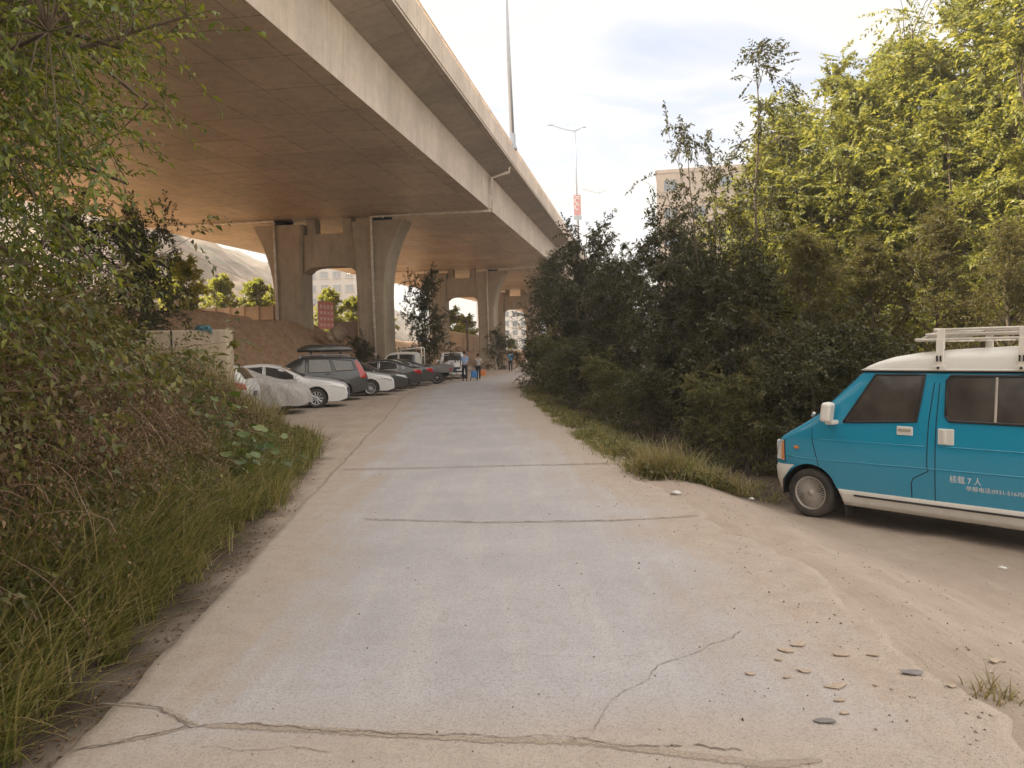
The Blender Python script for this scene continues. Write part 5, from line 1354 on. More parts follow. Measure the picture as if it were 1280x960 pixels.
round_ = [(0, .75), (.25, 1), (.6, .95), (.85, .6), (1, .25)]
cone_ = [(0, .95), (.2, 1), (.55, .75), (.85, .38), (1, .12)]
vase_ = [(0, .5), (.35, .85), (.65, 1), (.88, .7), (1, .3)]
PROTO['elm'] = grow_tree('elm', 11, 6, 2.3, round_, .04, 34, 6, 5, 19, (.115, .06), .1, (12, 66), .1, 3)
PROTO['elm2'] = grow_tree('elm2', 12, 6, 2.2, vase_, .08, 32, 6, 5, 18, (.105, .052), .1, (20, 66), .16, 2)
PROTO['feather'] = grow_tree('feather', 13, 6, 1.9, cone_, .04, 40, 6, 6, 20, (.085, .018), .09, (10, 70), .06, 1, 'leaf_feather', spread_leaf=.35, twig_len=.4)
PROTO['locust'] = grow_tree('locust', 14, 9, 3.0, vase_, .14, 36, 6, 5, 24, (.15, .075), .14, (22, 70), .14, 2, 'leaf_bright', True, twig_len=.6)
PROTO['locust2'] = grow_tree('locust2', 15, 9, 2.9, round_, .1, 38, 6, 5, 24, (.14, .07), .14, (15, 72), .1, 3, 'leaf_bright', True, twig_len=.55)
PROTO['bush'] = grow_tree('bush', 16, 3, 1.7, round_, .02, 34, 5, 5, 16, (.09, .045), .05, (18, 75), .08, 5)
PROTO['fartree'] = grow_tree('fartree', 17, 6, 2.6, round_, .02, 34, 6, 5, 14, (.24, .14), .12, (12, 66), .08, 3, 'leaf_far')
PROTO['sapling'] = grow_tree('sapling', 18, 8.2, 1.15, [(0, .3), (.25, .9), (.55, .6), (.72, .75), (.86, 1.0), (1, .6)], .22, 17, 4, 3, 12, (.13, .05), .05, (18, 62), .2, 1, 'leaf_dark', True, wob=.09, twig_len=.5)
PROTO['wisp'] = grow_tree('wisp', 23, 6, 2.7, vase_, .24, 20, 5, 3, 16, (.1, .045), .05, (22, 60), .3, 2)
PROTO['ailanthus'] = grow_tree('ailanthus', 19, 10.5, 2.0, [(0, .2), (.5, .9), (.8, 1), (1, .9)], .3, 26, 3, 4, 22, (.16, .06), .12, (20, 60), .3, 1, 'leaf_bright', True, twig_len=.95)
def tree(kind, name, label, cat, x, y, H, wscale=1.0, rz=0.0, group=None, crown=None, z=None):
    tm, cr = PROTO[kind]; base = {'elm': 6, 'elm2': 6, 'feather': 6, 'locust': 9, 'locust2': 9, 'wisp': 6, 'bush': 3, 'fartree': 6, 'sapling': 8.2, 'ailanthus': 10.5}[kind]
    s = H / base; root = empty(name, (x, y, (gz(x, y) if z is None else z) - .08), rz); root.scale = (s * wscale, s * wscale, s); tag(root, label, cat, group)
    a = link('trunk', tm, None, root); c = link('crown', cr, None, root)
    if crown:
        c.material_slots[0].link = 'OBJECT'; c.material_slots[0].material = M[crown]
    return root
GT = 'trees crowding the right roadside'
def rt_tree(kind, name, label, px, top, Y, ws=1.0, rz=0, crown=None, cat='tree'):
    p = at(px, top, Y); z0 = gz(p.x, Y); return tree(kind, name, label, cat, p.x, Y, p.z - z0 + .1, ws, rz, GT, crown)
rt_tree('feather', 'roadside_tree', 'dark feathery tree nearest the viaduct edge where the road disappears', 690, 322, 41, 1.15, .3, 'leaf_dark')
rt_tree('elm', 'roadside_tree', 'tall dark tree standing against the viaduct parapet below the red sign', 738, 290, 33, 1.0, 1.2)
rt_tree('elm2', 'roadside_tree', 'dark loose tree between the lamp poles and the beige building', 792, 325, 27, 1.1, 2.2)
rt_tree('wisp', 'roadside_tree', 'sparse elm whose thin branches reach across the beige building', 884, 185, 19.5, .85, .7)
rt_tree('elm2', 'roadside_tree', 'dark tree standing at the foot of the beige building', 872, 315, 20.5, 1.15, .7)
rt_tree('sapling', 'roadside_sapling', 'thin tall sapling with sparse leaves rising into the sky', 945, 66, 16.5, 1.0, .4, None, 'sapling')
rt_tree('locust2', 'roadside_tree', 'pale hazy tree with a pointed top right of the sapling', 1036, 98, 26, .95, 2.0)
rt_tree('ailanthus', 'roadside_tree', 'tree with palm like leaf fans against the sky at upper right', 1140, 22, 21, 1.0, 1.0)
rt_tree('locust', 'roadside_tree', 'tallest bright green tree filling the upper right corner', 1235, -45, 18, 1.1, 3.1)
rt_tree('locust2', 'roadside_tree', 'bright tree on the right edge rising above the roof rack', 1300, 40, 14.5, 1.0, .3)
rt_tree('locust', 'roadside_tree', 'bright yellow green tree in the middle of the sunlit thicket', 1085, 190, 18.5, .95, 4.0)
rt_tree('locust', 'roadside_tree', 'bright yellow green tree just right of the thin sapling', 1000, 215, 20, .95, 5.0)
rt_tree('locust2', 'roadside_tree', 'bright tree behind the palm like fans and above the minibus', 1175, 150, 17, 1.0, 1.5)
rt_tree('feather', 'roadside_tree', 'olive feathery tree standing behind the minibus windows', 1175, 270, 13.6, 1.05, .5)
rt_tree('feather', 'roadside_tree', 'olive feathery tree behind the rear of the roof rack', 1262, 290, 12.4, 1.1, 1.5)
rt_tree('feather', 'roadside_tree', 'dark feathery tree above the nose of the minibus', 1010, 300, 14.2, 1.15, 2.6)
rt_tree('feather', 'roadside_tree', 'dark feathery tree between the minibus nose and the olive one', 1085, 310, 14.2, 1.15, 3.6)
rt_tree('elm', 'roadside_tree', 'dark leafy tree at the foot of the thin sapling', 935, 325, 15.8, 1.15, 1.9)
rt_tree('elm', 'roadside_tree', 'dark leafy tree left of the sapling foot', 885, 335, 18.5, 1.1, 5.2)
rt_tree('elm', 'roadside_tree', 'dark leafy tree beneath the beige building', 835, 360, 22, 1.15, .2)
rt_tree('elm2', 'roadside_tree', 'dark tree behind the far bushes below the lamp poles', 770, 345, 30, 1.2, 4.2)
rt_tree('locust2', 'roadside_tree', 'tree in the second rank left of the palm like fans', 1090, 118, 27, 1.0, 3.3)
rt_tree('locust', 'roadside_tree', 'broad tree far back between the beige building and the thicket', 960, 200, 30, 1.0, .9)
rt_tree('locust2', 'roadside_tree', 'tall tree in the rear rank behind the upper right corner', 1190, 10, 24, 1.1, 2.4)
rt_tree('locust2', 'roadside_tree', 'tree far back behind the beige building corner', 890, 285, 34, .9, 2.9)
rt_tree('locust2', 'roadside_tree', 'bright tree covering the right side of the beige building', 940, 205, 22, .95, 1.9)
rt_tree('locust', 'roadside_tree', 'bright tree just right of the upper part of the thin sapling', 1000, 150, 21.5, 1.0, .2)
rt_tree('locust2', 'roadside_tree', 'bright tree left of the palm like fans below the overhead cable', 1065, 112, 20, 1.05, 3.9)
rt_tree('locust', 'roadside_tree', 'bright tree directly under the palm like fans', 1115, 92, 19.5, 1.1, 2.7)
rt_tree('elm', 'roadside_tree', 'dark tree whose top meets the lower left corner of the beige building', 838, 278, 24, .9, 1.4)
rt_tree('locust', 'roadside_tree', 'rear rank tree filling the gap right of the pointed pale tree', 1060, 150, 22.5, 1.1, 1.3)
rt_tree('locust2', 'roadside_tree', 'rear rank tree filling the gap left of the tallest corner tree', 1170, 70, 20, 1.15, 5.6)
rt_tree('locust2', 'roadside_tree', 'rear rank tree behind the right edge of the thicket', 1260, 60, 20, 1.2, .8)
rt_tree('elm', 'roadside_tree', 'dark tree far back where the thicket meets the viaduct', 715, 345, 36, 1.3, .8)
rt_tree('elm', 'roadside_tree', 'dark tree far back to the right of the second lamp pole', 760, 355, 36, 1.4, 2.8)
for px, top, Y, ws, lab in ((672, 425, 36, 1.0, 'low dark bush where the roadside grass begins at the far bend'), (692, 425, 29.5, 1.1, 'low dark bush second from the far bend'), (722, 440, 23.5, 1.1, 'dark bush by the road beneath the tall dark tree'), (765, 455, 18.8, 1.0, 'dark bush on the roadside in the middle of the thicket'), (812, 470, 15.6, 1.0, 'dark bush at the grassy corner left of the pale grass tuft'), (890, 480, 13.8, .95, 'elm bush with arching sprays behind the pale grass tuft'), (945, 480, 12.6, .95, 'elm bush with arching sprays left of the minibus nose'), (1010, 450, 12.4, 1.1, 'dark bush touching the minibus nose'), (1080, 420, 12.6, 1.2, 'dark bush hidden behind the minibus windscreen')):
    rt_tree('bush', 'roadside_bush', lab, px, top, Y, ws, px * .7, 'leaf_bank' if px in (700, 692, 765, 890, 945) else None, 'bush')

# trees round the viaduct and beyond it
tree('elm', 'verge_tree', 'dark bushy tree growing between the first two piers behind the pickup', 'tree', at(533, 400, 47).x, 47, at(533, 345, 47).z, .8, .4)
tree('bush', 'verge_bush', 'bush at the foot of the second pier', 'bush', at(624, 430, 74).x, 74, at(624, 415, 74).z, .9, .4)
tree('bush', 'verge_bush', 'low dark bush at the foot of the first pier right column', 'bush', at(455, 430, 45).x, 44.6, 2.6, .8, 2.4)
tree('elm', 'bank_tree', 'dark small leaved tree on the dirt bank left of the concrete block', 'tree', at(168, 400, 21).x, 21.5, at(178, 275, 21).z + .3, .78, 3.4)
tree('elm2', 'bank_tree', 'loose dark tree farther left behind the overhanging leaves', 'tree', at(95, 400, 19).x, 19, at(95, 262, 19).z, 1.0, 1.0)
GF = 'sunlit trees beyond the viaduct'
for px, top, Y, ws, lab in ((228, 322, 47, 1.0, 'sunlit yellow green bush above the dirt slope on the left'), (275, 345, 60, 1.1, 'sunlit bush behind the low block wall left part'), (318, 350, 62, 1.1, 'sunlit bush behind the low block wall right part'), (345, 358, 66, 1.0, 'sunlit bush touching the first pier left column'), (180, 330, 58, 1.2, 'sunlit bush far left behind the dark bank tree'),
                             (412, 362, 74, 1.0, 'sunlit tree above the red notice board'), (440, 372, 78, 1.1, 'sunlit tree above the grey brown yard wall'), (470, 380, 90, 1.2, 'sunlit tree just hidden by the right column'), (562, 385, 106, 1.1, 'sunlit tree over the high end of the tan yard wall'), (582, 394, 112, 1.1, 'sunlit tree over the low end of the tan yard wall'), (640, 425, 130, 1.1, 'sunlit bush under the farthest arch')):
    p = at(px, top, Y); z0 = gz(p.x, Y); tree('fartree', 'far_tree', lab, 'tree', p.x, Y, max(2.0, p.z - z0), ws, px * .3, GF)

# ------------------------------------------------------------------ overhanging tree at the upper left: limbs, hanging sprays of narrow leaves
def inpoly(x, y, poly):
    c = np.zeros(len(x), bool); n = len(poly); j = n - 1
    for i in range(n):
        xi, yi = poly[i]; xj, yj = poly[j]
        c ^= ((yi > y) != (yj > y)) & (x < (xj - xi) * (y - yi) / (yj - yi + 1e-12) + xi); j = i
    return c
def sprays(P0, D0, L0, rng, lpt, leaf, droop=.5, bend=.2, sl=.3):
    n = len(P0); u = (np.arange(lpt) + .6) / lpt; U = np.clip(u[None] + rng.normal(0, .02, (n, lpt)), .03, 1)
    P = P0[:, None] + D0[:, None] * (U * L0[:, None])[..., None] + np.array([0, 0, -1.]) * (droop * L0[:, None] * U ** 2)[..., None]
    T = nrm(D0[:, None] + np.array([0, 0, -1.]) * (2 * droop * U)[..., None])
    S0, N0 = frames(D0, rng); side = np.where(np.arange(lpt) % 2 == 0, 1., -1.)[None, :, None]
    D = nrm(T * .75 + S0[:, None] * side * .6 + rng.normal(0, sl, (n, lpt, 3)) + np.array([0, 0, -.25]))
    ax = P
    P = P.reshape(-1, 3); D = D.reshape(-1, 3); S, N = frames(D, rng, .9)
    V, F = leaves(P, D, S, N, leaf[0] * rng.uniform(.55, 1.25, len(P)), leaf[1] * rng.uniform(.7, 1.2, len(P)), .2, bend)
    return V, F, ax
rng = np.random.default_rng(77)
troot = empty('overhanging_tree', (-4.6, 4.9, gz(-4.6, 4.9) - .1)); tag(troot, 'leafy tree leaning over the road from the left bank, its sprays hanging into view', 'tree')
O = np.array(troot.location)
# crown volume: world box seen over the upper left, denser toward the left
N_ = 5600
Yq = rng.uniform(3.1, 7.0, N_); pxq = rng.uniform(-260, 250, N_); pyq = rng.uniform(-260, 420, N_)
edge_ = np.interp(pyq, [-260, -100, 0, 60, 110, 180, 250, 300, 360, 420], [210, 240, 250, 195, 155, 170, 140, 95, 55, 15])
dens = np.clip((edge_ - pxq) / 170, 0, 1) ** .9
keep = rng.random(N_) < dens * .95
keep &= ~((pyq > 250) & (rng.random(N_) < .35))
Pn = np.array([at(a, b, c) for a, b, c in zip(pxq[keep], pyq[keep], Yq[keep])])
# limbs
BR = []
tr = [np.array([0, 0, 0]), np.array([.12, -.05, .8]), np.array([.2, -.1, 1.6]), np.array([.35, -.1, 2.5]), np.array([.5, 0, 3.5]), np.array([.6, .1, 4.6])]
BR.append((tr, [.13, .115, .1, .085, .06, .03], 0))
limb_ends = [at(235, 20, 5.0), at(150, 60, 4.2), at(185, 130, 5.5), at(160, 230, 4.6), at(60, 40, 3.6), at(20, 200, 3.8), at(120, 330, 5.0), at(40, 330, 4.2), at(-60, 100, 4.4), at(60, -140, 5.0), at(180, -120, 5.4), at(-100, 300, 5.2), at(90, 200, 6.4), at(30, 90, 6.6)]
nodes = [O + p for p in tr[2:]]
for k, e_ in enumerate(limb_ends):
    e2 = np.array(e_) - O; s0 = tr[1 + k % 5] if e2[2] > tr[1 + k % 5][2] - 1.0 else tr[1]
    pts = []
    for u in np.linspace(0, 1, 8):
        p = s0 * (1 - u) + e2 * u + np.array([0, 0, .35]) * math.sin(PI * u) + rng.normal(0, .035, 3) * (0 < u < 1); pts.append(p); nodes.append(O + p)
    BR.append((pts, [.035 * (1 - .85 * u) + .004 for u in np.linspace(0, 1, 8)], 1))
nodes = np.array(nodes)
d2 = ((Pn[:, None] - nodes[None]) ** 2).sum(-1); near_ = nodes[d2.argmin(1)]
for p, q in list(zip(Pn, near_))[::6]:
    a, b_ = q - O, p - O; mid = (a + b_) / 2 + np.array([0, 0, .08])
    BR.append(([a, mid, b_], [.005, .004, .002], 2))
Dn = nrm(nrm(Pn - near_) * .7 + np.array([.42, -.05, .06]) + rng.normal(0, .42, Pn.shape)); Ln = rng.uniform(.25, .6, len(Pn))
V, F, axp = sprays(Pn, Dn, Ln, rng, 15, (.054, .021), .22, .18, .3)
for a in axp[::2]: BR.append((list(a[::3] - O) + [a[-1] - O], .0022, 3))
mbt = tubes([(p, r_ if hasattr(r_, '__len__') else [r_] * len(p), l) for p, r_, l in BR])
o = mbt.build('trunk', M['bark'], troot, True, fix=False)
cr = fast_mesh('crown', V - O[None], F); link('crown', cr, M['leaf_near'], troot)

# ------------------------------------------------------------------ left bank: shrubs, dry vines, grass, broad leaved plants
def bank_pts(n, smin, smax, y0, y1, rng):
    Y = rng.uniform(y0, y1, n); s = rng.uniform(smin, smax, n); X = interp(Y, TOE) - s
    return np.stack([X, Y, height(X, Y)], -1)
shr = [((-3.7, 3.4), 1.5, 'leafy shrub nearest the camera at the left edge'), ((-4.0, 5.0), 1.6, 'leafy shrub on the left bank beneath the overhanging tree'), ((-4.35, 6.8), 1.2, 'leafy shrub mixed with brown vines in the middle of the left bank'), ((-4.6, 8.4), .7, 'leafy shrub on the left bank above the broad leaved plants'), ((-5.3, 10.4), .4, 'low shrub on the left bank below the concrete block'), ((-5.9, 12.2), .3, 'low shrub at the far end of the left bank'), ((-5.3, 5.6), 1.6, 'tall shrub at the back of the left bank')]
for k, ((sx, sy), hh, lab) in enumerate(shr):
    r = np.random.default_rng(200 + k); root = empty('bank_shrub', (sx, sy, gz(sx, sy) - .05)); tag(root, lab, 'shrub', 'shrubs on the left bank')
    ns = 150 if k in (0, 3, 4, 5) else 85; az = r.uniform(0, 2 * PI, ns); el = R(1) * r.uniform(25, 88, ns); Ls = hh * r.uniform(.55, 1.15, ns)
    B0 = np.stack([r.normal(0, .28, ns), r.normal(0, .45, ns), np.zeros(ns)], -1); D = np.stack([np.cos(az) * np.cos(el), np.sin(az) * np.cos(el), np.sin(el)], -1)
    Br = []; tp = []; td = []
    for b0, d, l in zip(B0, D, Ls):
        pts = [b0 + d * l * u + np.array([0, 0, -.32 * l * u * u * (1.3 - d[2])]) + np.array([d[0], d[1], 0]) * .3 * l * u * u for u in np.linspace(0, 1, 6)]; Br.append((pts, [.008, .006, .005, .004, .003, .002], 3))
        for q in (2, 3, 4, 5, 5):
            for _ in range(2): tp.append(pts[q]); td.append(nrm(nrm(pts[q] - pts[q - 1]) * .5 + r.normal(0, .55, 3) + np.array([.12, -.05, -.1])))
    V, F, ax_ = sprays(np.array(tp), np.array(td), r.uniform(.18, .42, len(tp)), r, 9, (.058, .03), .35, .2, .4)
    tubes(Br).build('stem', M['twig'], root, fix=False)
    link('foliage', fast_mesh('foliage', V, F), M['leaf_bank'], root)

# dry vines tumbling down the bank
r = np.random.default_rng(9); VV = []; FF = []; mb = MB(); tp = []; td = []
n = 2300; B = np.concatenate([bank_pts(2300, .7, 2.4, 3.6, 13.5, r), bank_pts(600, .6, 3.4, 9.5, 15.5, r)])
for b0 in B:
    up0 = r.uniform(.1, 1.3) * (1 if b0[1] < 8.5 else .3); d = nrm(np.array([r.normal(.5, .5), r.normal(-.1, .6), r.uniform(.3, 1.2)])); L = r.uniform(.25, .95) * (1 if b0[1] < 8.5 else .45); pts = [b0 + np.array([0, 0, up0 * .4])]
    for q in range(6):
        d = nrm(d + r.normal(0, .28, 3) + np.array([.06, -.02, -.36])); p = pts[-1] + d * L / 6
        gzv = b0[2] * .6 - .15
        p[2] = max(p[2], gzv); pts.append(p)
    rr_ = r.uniform(.001, .0034); mb.tube(pts, [rr_] * 6 + [rr_ * .5], 3, cap=False)
    if r.random() < .8:
        for q in range(2, 7): tp.append(pts[q]); td.append(d)
db = tag(link('dry_brush', None or (lambda me: me)(bpy.data.meshes.new('dry_brush')), None), 'tangled brown dry vines covering the left bank', 'dry brush', None, 'stuff')
db.data.from_pydata([tuple(map(float, v)) for v in mb.v], [], mb.f); db.data.materials.append(M['twig'])
tp = np.array(tp); td = nrm(np.array(td) + r.normal(0, .6, (len(td), 3)))
V, F, _ = sprays(tp, td, r.uniform(.06, .2, len(tp)), r, 5, (.035, .016), .3, .3, .6)
k0 = len(mb.v); bm2 = fast_mesh('dry_leaves', V, F)
dl_ = tag(link('dry_leaves', bm2, M['leaf_dry']), 'small withered brown leaves caught in the dry vines of the left bank', 'dry leaves', None, 'stuff')

def blades(P, H, rng, lean, W=.006, seg=4, droop=.55, dirx=None):
    n = len(P); az = rng.uniform(0, 2 * PI, n); dx = np.stack([np.cos(az), np.sin(az), 0 * az], -1)
    if dirx is not None: dx = nrm(dx + np.array(dirx))
    sd = np.stack([-dx[:, 1], dx[:, 0], 0 * az], -1); out = []
    ln = lean * rng.uniform(.2, 1.3, n); dr = droop * rng.uniform(.3, 1.4, n)
    for i in range(seg + 1):
        u = i / seg; c = P + dx * (H * (ln * u + dr * u * u))[:, None]; c[:, 2] += H * (u - .45 * np.minimum(dr + ln * .4, 1.2) * u * u)
        w = (W * (1 - u * .96) * (.7 + .6 * min(1, 3 * u)) * rng.uniform(.99, 1.01, n))[:, None] if i < seg else W * .03
        out += [c - sd * w, c + sd * w]
    V = np.stack(out, 1).reshape(-1, 3); k = 2 * (seg + 1); o = np.arange(n)[:, None] * k
    F = np.concatenate([o + np.array([[2 * i, 2 * i + 1, 2 * i + 3, 2 * i + 2]]) for i in range(seg)], 1).reshape(-1, 4); return V, F
def clump(P, n, rad, rng):
    q = np.repeat(P, n, 0) + np.concatenate([rng.normal(0, rad, (len(P) * n, 2)), np.zeros((len(P) * n, 1))], 1); q[:, 2] = height(q[:, 0], q[:, 1]) - .02; return q
r = np.random.default_rng(21)
near_c = clump(bank_pts(520, .1, .85, 2.4, 9.5, r), 34, .045, r); far_c = clump(bank_pts(330, -.12, .75, 8.0, 15.2, r), 24, .06, r); up_c = clump(bank_pts(90, .8, 2.8, 3, 15, r), 16, .09, r)
A = [blades(near_c, np.repeat(.16 + .66 * r.random(520) ** 1.6, 34) * r.uniform(.6, 1.1, len(near_c)), r, .3, .0052, 6, .75, (.35, -.1, 0)), blades(far_c, np.repeat(.12 + .5 * r.random(330) ** 1.5, 24) * r.uniform(.6, 1.1, len(far_c)), r, .3, .005, 4, .5, (.3, -.1, 0)), blades(up_c, r.uniform(.3, .6, len(up_c)), r, .3, .0042, 4, .6, (.3, -.1, 0))]
Vs = []; Fs = []
V = np.concatenate([A[0][0]]); F = A[0][1]
tag(link('tall_grass', fast_mesh('tall_grass', V, F), M['grass']), 'long green grass spilling over the foot of the left bank', 'grass', None, 'stuff')
V = np.concatenate([A[1][0], A[2][0]]); F = np.concatenate([A[1][1], A[2][1] + len(A[1][0])])
tag(link('bank_grass', fast_mesh('bank_grass', V, F), M['grass']), 'greener and straw coloured grass higher and farther along the left bank', 'grass', None, 'stuff')
# pale dead weeds in front of the block and the hatchback
wp = clump(np.stack([*(lambda Y, X: (X, Y, 0 * X))(r.uniform(13.0, 17.5, 420), r.uniform(-8.3, -4.3, 420))], -1), 20, .09, r)
wp = wp[wp[:, 0] < interp(wp[:, 1], [(13, -4.0), (17.5, -5.3)])]
V, F = blades(wp, r.uniform(.35, 1.0, len(wp)) * sstep(18.5, 15, wp[:, 1]), r, .35, .006, 4, .4)
tag(link('dead_weeds', fast_mesh('dead_weeds', V, F), M['grass_pale']), 'pale dry weeds in front of the concrete block and white hatchback', 'weeds', None, 'stuff')
# grass fringe on the right
Y = r.uniform(10.2, 42, 1500) ; Y = 10.2 + (Y - 10.2) * r.uniform(.15, 1, 1500); X = interp(Y, RIGHT) + np.abs(r.normal(.06, .5, 1500)) + .02
Y2 = r.uniform(9.6, 12.5, 420); X2 = r.uniform(1.9, 4.6, 420); ok = Y2 > 9.9 + .0 * X2
q = clump(np.concatenate([np.stack([X, Y, 0 * X], -1), np.stack([X2[ok], Y2[ok], 0 * X2[ok]], -1)]), 18, .09, r)
q = q[fbm(q[:, 0] * 1.6, q[:, 1] * 1.1, 61) + r.normal(0, .05, len(q)) > .53]
V, F = blades(q, r.uniform(.06, .34, len(q)) * (.25 + 1.1 * fbm(q[:, 0] * 2.2, q[:, 1] * 1.7, 63)), r, .4, .0055, 3, .6)
tag(link('roadside_grass', fast_mesh('roadside_grass', V, F), M['grass']), 'ragged grass strip along the right edge of the road', 'grass', None, 'stuff')
def undergrowth(name, P, up, rng, n_lv, leaf, mat, label, cat, Lr=(.15, .45), lean=(.25, -.1)):
    d = nrm(np.stack([rng.normal(lean[0], .6, len(P)), rng.normal(lean[1], .6, len(P)), rng.uniform(.3, 1.4, len(P))], -1)); P = P.copy(); P[:, 2] += rng.uniform(0, up, len(P)) * .6
    V, F, ax_ = sprays(P, d, rng.uniform(*Lr, len(P)), rng, n_lv, leaf, .55, .25, .5); mb = MB()
    for a in ax_[::2]: mb.tube(list(a[::3]) + [a[-1]], .0022, 3, cap=False)
    o = link(name, fast_mesh(name, V, F), mat); tag(o, label, cat, None, 'stuff')
    q = len(mb.v); me = bpy.data.meshes.new('stem'); me.from_pydata([tuple(map(float, v)) for v in mb.v], [], mb.f); me.materials.append(M['twig']); link('stem', me, None, o)
    return o
r = np.random.default_rng(71)
undergrowth('bank_undergrowth', np.concatenate([bank_pts(1900, .35, 1.5, 2.4, 9.5, r), bank_pts(1300, 1.2, 2.8, 2.6, 12, r)]), .5, r, 10, (.05, .026), M['leaf_bank'], 'tangle of small green and withered weeds climbing the left bank', 'undergrowth')
undergrowth('far_undergrowth', bank_pts(2300, .0, 2.6, 8.5, 15.5, r), .3, r, 9, (.05, .028), M['leaf_bank'], 'low mixed weeds on the far part of the left bank', 'undergrowth', (.12, .32))
Yv = 9.9 + 26 * r.random(1500) ** 1.6; Xv = interp(Yv, RIGHT) + .1 + np.abs(r.normal(0, .8, 1500)); qv = np.stack([Xv, Yv, height(Xv, Yv)], -1)
qv = qv[~((Yv < 11.2) & (Xv > 4.0))]
undergrowth('verge_weeds', qv, .12, r, 9, (.06, .03), M['leaf_bank'], 'low dark weeds mixed in the grass along the right verge', 'weeds', (.12, .38), (-.1, -.1))
def tuft(px, py, n, h, label, mat='grass_pale', name='grass_tuft', rad=.12):
    x, y = G(px, py); rg = np.random.default_rng(px); z = gz(x, y)
    P = np.stack([rg.normal(0, rad, n), rg.normal(0, rad, n), np.zeros(n)], -1); V, F = blades(P, h * rg.uniform(.5, 1.15, n), rg, .4, .005, 5, .5)
    o = link(name, fast_mesh(name, V, F), M[mat], None, loc=(x, y, z - .01)); tag(o, label, 'grass tuft'); return o
tuft(828, 592, 420, .62, 'tall pale feathery grass tuft at the corner of the right verge', rad=.16)
tuft(884, 592, 200, .42, 'smaller pale grass tuft right of the tall feathery one')
tuft(915, 594, 160, .4, 'small pale grass tuft nearest the minibus nose')
tuft(1243, 866, 60, .13, 'dry grass tuft in the broken slab edge at lower right', rad=.07)
tuft(860, 585, 200, .5, 'green grass tuft between the pale tufts', 'grass')

# broad leaved plants
def broadleaf(px, py, Y, n, label, size=.12):
    p = at(px, py, Y); root = empty('broadleaf_plant', (p.x, Y, gz(p.x, Y))); tag(root, label, 'plant', 'broad leaved plants on the left bank'); rg = np.random.default_rng(px)
    zt = max(.35, p.z - gz(p.x, Y) + .22); n = int(n * 1.8); mbs = MB(); Vl = []; Fl = []
    for k in range(n):
        az = rg.uniform(0, 2 * PI); rr = rg.uniform(.05, .42); h = zt * rg.uniform(.45, 1.1); tip = Vector((math.cos(az) * rr, math.sin(az) * rr * .8 , h))
        mbs.tube([(0, 0, 0), (tip.x * .4, tip.y * .4, h * .7), tuple(tip)], [.006, .005, .003], 4, cap=False)
        s = size * rg.uniform(.6, 1.2); d = Vector((math.cos(az), math.sin(az), -.35)).normalized(); nrm_ = (Vector((0, 0, 1)) + Vector(rg.normal(0, .35, 3))).normalized(); sd = d.cross(nrm_).normalized(); nn_ = sd.cross(d)
        ring = []
        for q in range(14):
            a = 2 * PI * q / 14; lob = 1 + .13 * math.cos(5 * a); rad_ = s * .5 * lob * (1 - .28 * math.cos(a))
            c, s_ = math.cos(a), math.sin(a); ring.append(tip + d * (s * .42 + rad_ * c) + sd * rad_ * s_ + nn_ * (.12 * rad_ * abs(s_) - .1 * s * (c > 0) * c))
        b = len(Vl); Vl.append(tuple(tip + d * s * .3)); Vl += [tuple(v) for v in ring]
        Fl += [(b, b + 1 + q, b + 1 + (q + 1) % 14) for q in range(14)]
    mbs.build('stem', M['grass_stem'], root, fix=False); link('foliage', fast_mesh('foliage', Vl, Fl), M['leaf_broad'], root, True)
M['grass_stem'] = m_simple('green_stem', (.09, .12, .04), .6)
for px, py, Y, n, lab in ((262, 520, 9.6, 26, 'broad leaved plant highest up the left bank'), (300, 560, 9.4, 26, 'broad leaved plant with pale leaves catching light in the middle of the group'), (325, 565, 10.6, 20, 'broad leaved plant nearest the covered car'), (335, 590, 9.9, 16, 'broad leaved plant closest to the road edge'), (280, 590, 8.6, 20, 'lower broad leaved plant above the long grass')):
    broadleaf(px, py, Y, n, lab)

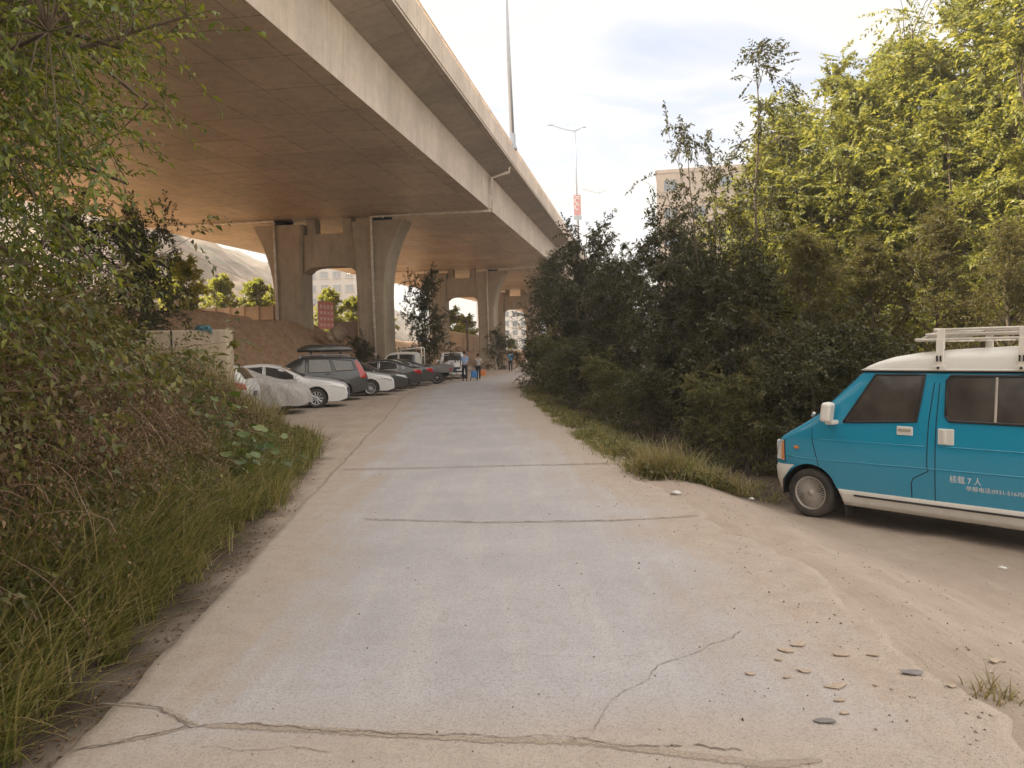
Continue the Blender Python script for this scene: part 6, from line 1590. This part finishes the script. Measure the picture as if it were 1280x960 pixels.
# loose grit and small stones on the road and verge
r = np.random.default_rng(33); n = 2600
Y = 3.0 + 16 * r.random(n) ** 1.9; X = np.where(r.random(n) < .5, r.uniform(-2.2, 2.6, n), interp(Y, RIGHT) + r.normal(.2, .7, n))
sz = .0018 + .008 * r.random(n) ** 7
ico = np.array([(0, 0, 1), (.9, 0, .2), (.28, .85, .3), (-.73, .53, .1), (-.7, -.5, .3), (.3, -.9, .15), (0, 0, -.5)]); icf = np.array([(0, 1, 2), (0, 2, 3), (0, 3, 4), (0, 4, 5), (0, 5, 1), (6, 2, 1), (6, 3, 2), (6, 4, 3), (6, 5, 4), (6, 1, 5)])
Z = np.where((X > interp(Y, LEFT)) & (X < interp(Y, RIGHT)), .014, height(X, Y))
sc3 = sz[:, None] * r.uniform(.6, 1.3, (n, 3)); V = (ico[None] * r.uniform(.7, 1.25, (n, 7, 1)) * sc3[:, None] + np.stack([X, Y, Z], -1)[:, None]).reshape(-1, 3); F = (icf[None] + (np.arange(n) * 7)[:, None, None]).reshape(-1, 3)
m, t = new_mat('grit'); t.out(t.pbr(t.ramp(t.n('ShaderNodeNewGeometry').outputs['Random Per Island'], [(0, (.07, .055, .045)), (.5, (.2, .16, .13)), (1, (.42, .36, .3))]), .9))
tag(link('gravel', fast_mesh('gravel', V, F), m), 'loose grit scattered over the road', 'gravel', None, 'stuff')
n = 4200; Y = 2.9 + 8 * r.random(n) ** 1.3; X = interp(Y, RIGHT) + r.uniform(-.5, 3.2, n); Z = height(X, Y); Z = np.where(X < interp(Y, RIGHT) - .1, .012, Z)
sz = .0022 + .011 * r.random(n) ** 9; sc3 = sz[:, None] * r.uniform(.6, 1.3, (n, 3)); V = (ico[None] * r.uniform(.7, 1.25, (n, 7, 1)) * sc3[:, None] + np.stack([X, Y, Z], -1)[:, None]).reshape(-1, 3); F = (icf[None] + (np.arange(n) * 7)[:, None, None]).reshape(-1, 3)
m, t = new_mat('pale_grit'); t.out(t.pbr(t.ramp(t.n('ShaderNodeNewGeometry').outputs['Random Per Island'], [(0, (.24, .19, .145)), (.4, (.35, .28, .22)), (1, (.46, .38, .31))]), .95))
tag(link('verge_gravel', fast_mesh('verge_gravel', V, F), m), 'pale grit strewn over the dirt in front of the minibus', 'gravel', None, 'stuff')
# litter of leaves under the bank edge
n = 900; Y = 2.6 + 12 * r.random(n) ** 1.5; X = interp(Y, TOE) + r.normal(.08, .12, n); P = np.stack([X, Y, height(X, Y) + .012], -1)
D = nrm(np.stack([r.normal(0, 1, n), r.normal(0, 1, n), r.normal(0, .15, n)], -1)); S, N = frames(D, r, 3)
V, F = leaves(P, D, S, N, r.uniform(.02, .05, n), r.uniform(.008, .02, n), .3, .2)
tag(link('fallen_leaves', fast_mesh('fallen_leaves', V, F), M['leaf_dry']), 'dry leaves lying along the gutter at the foot of the bank', 'fallen leaves', None, 'stuff')
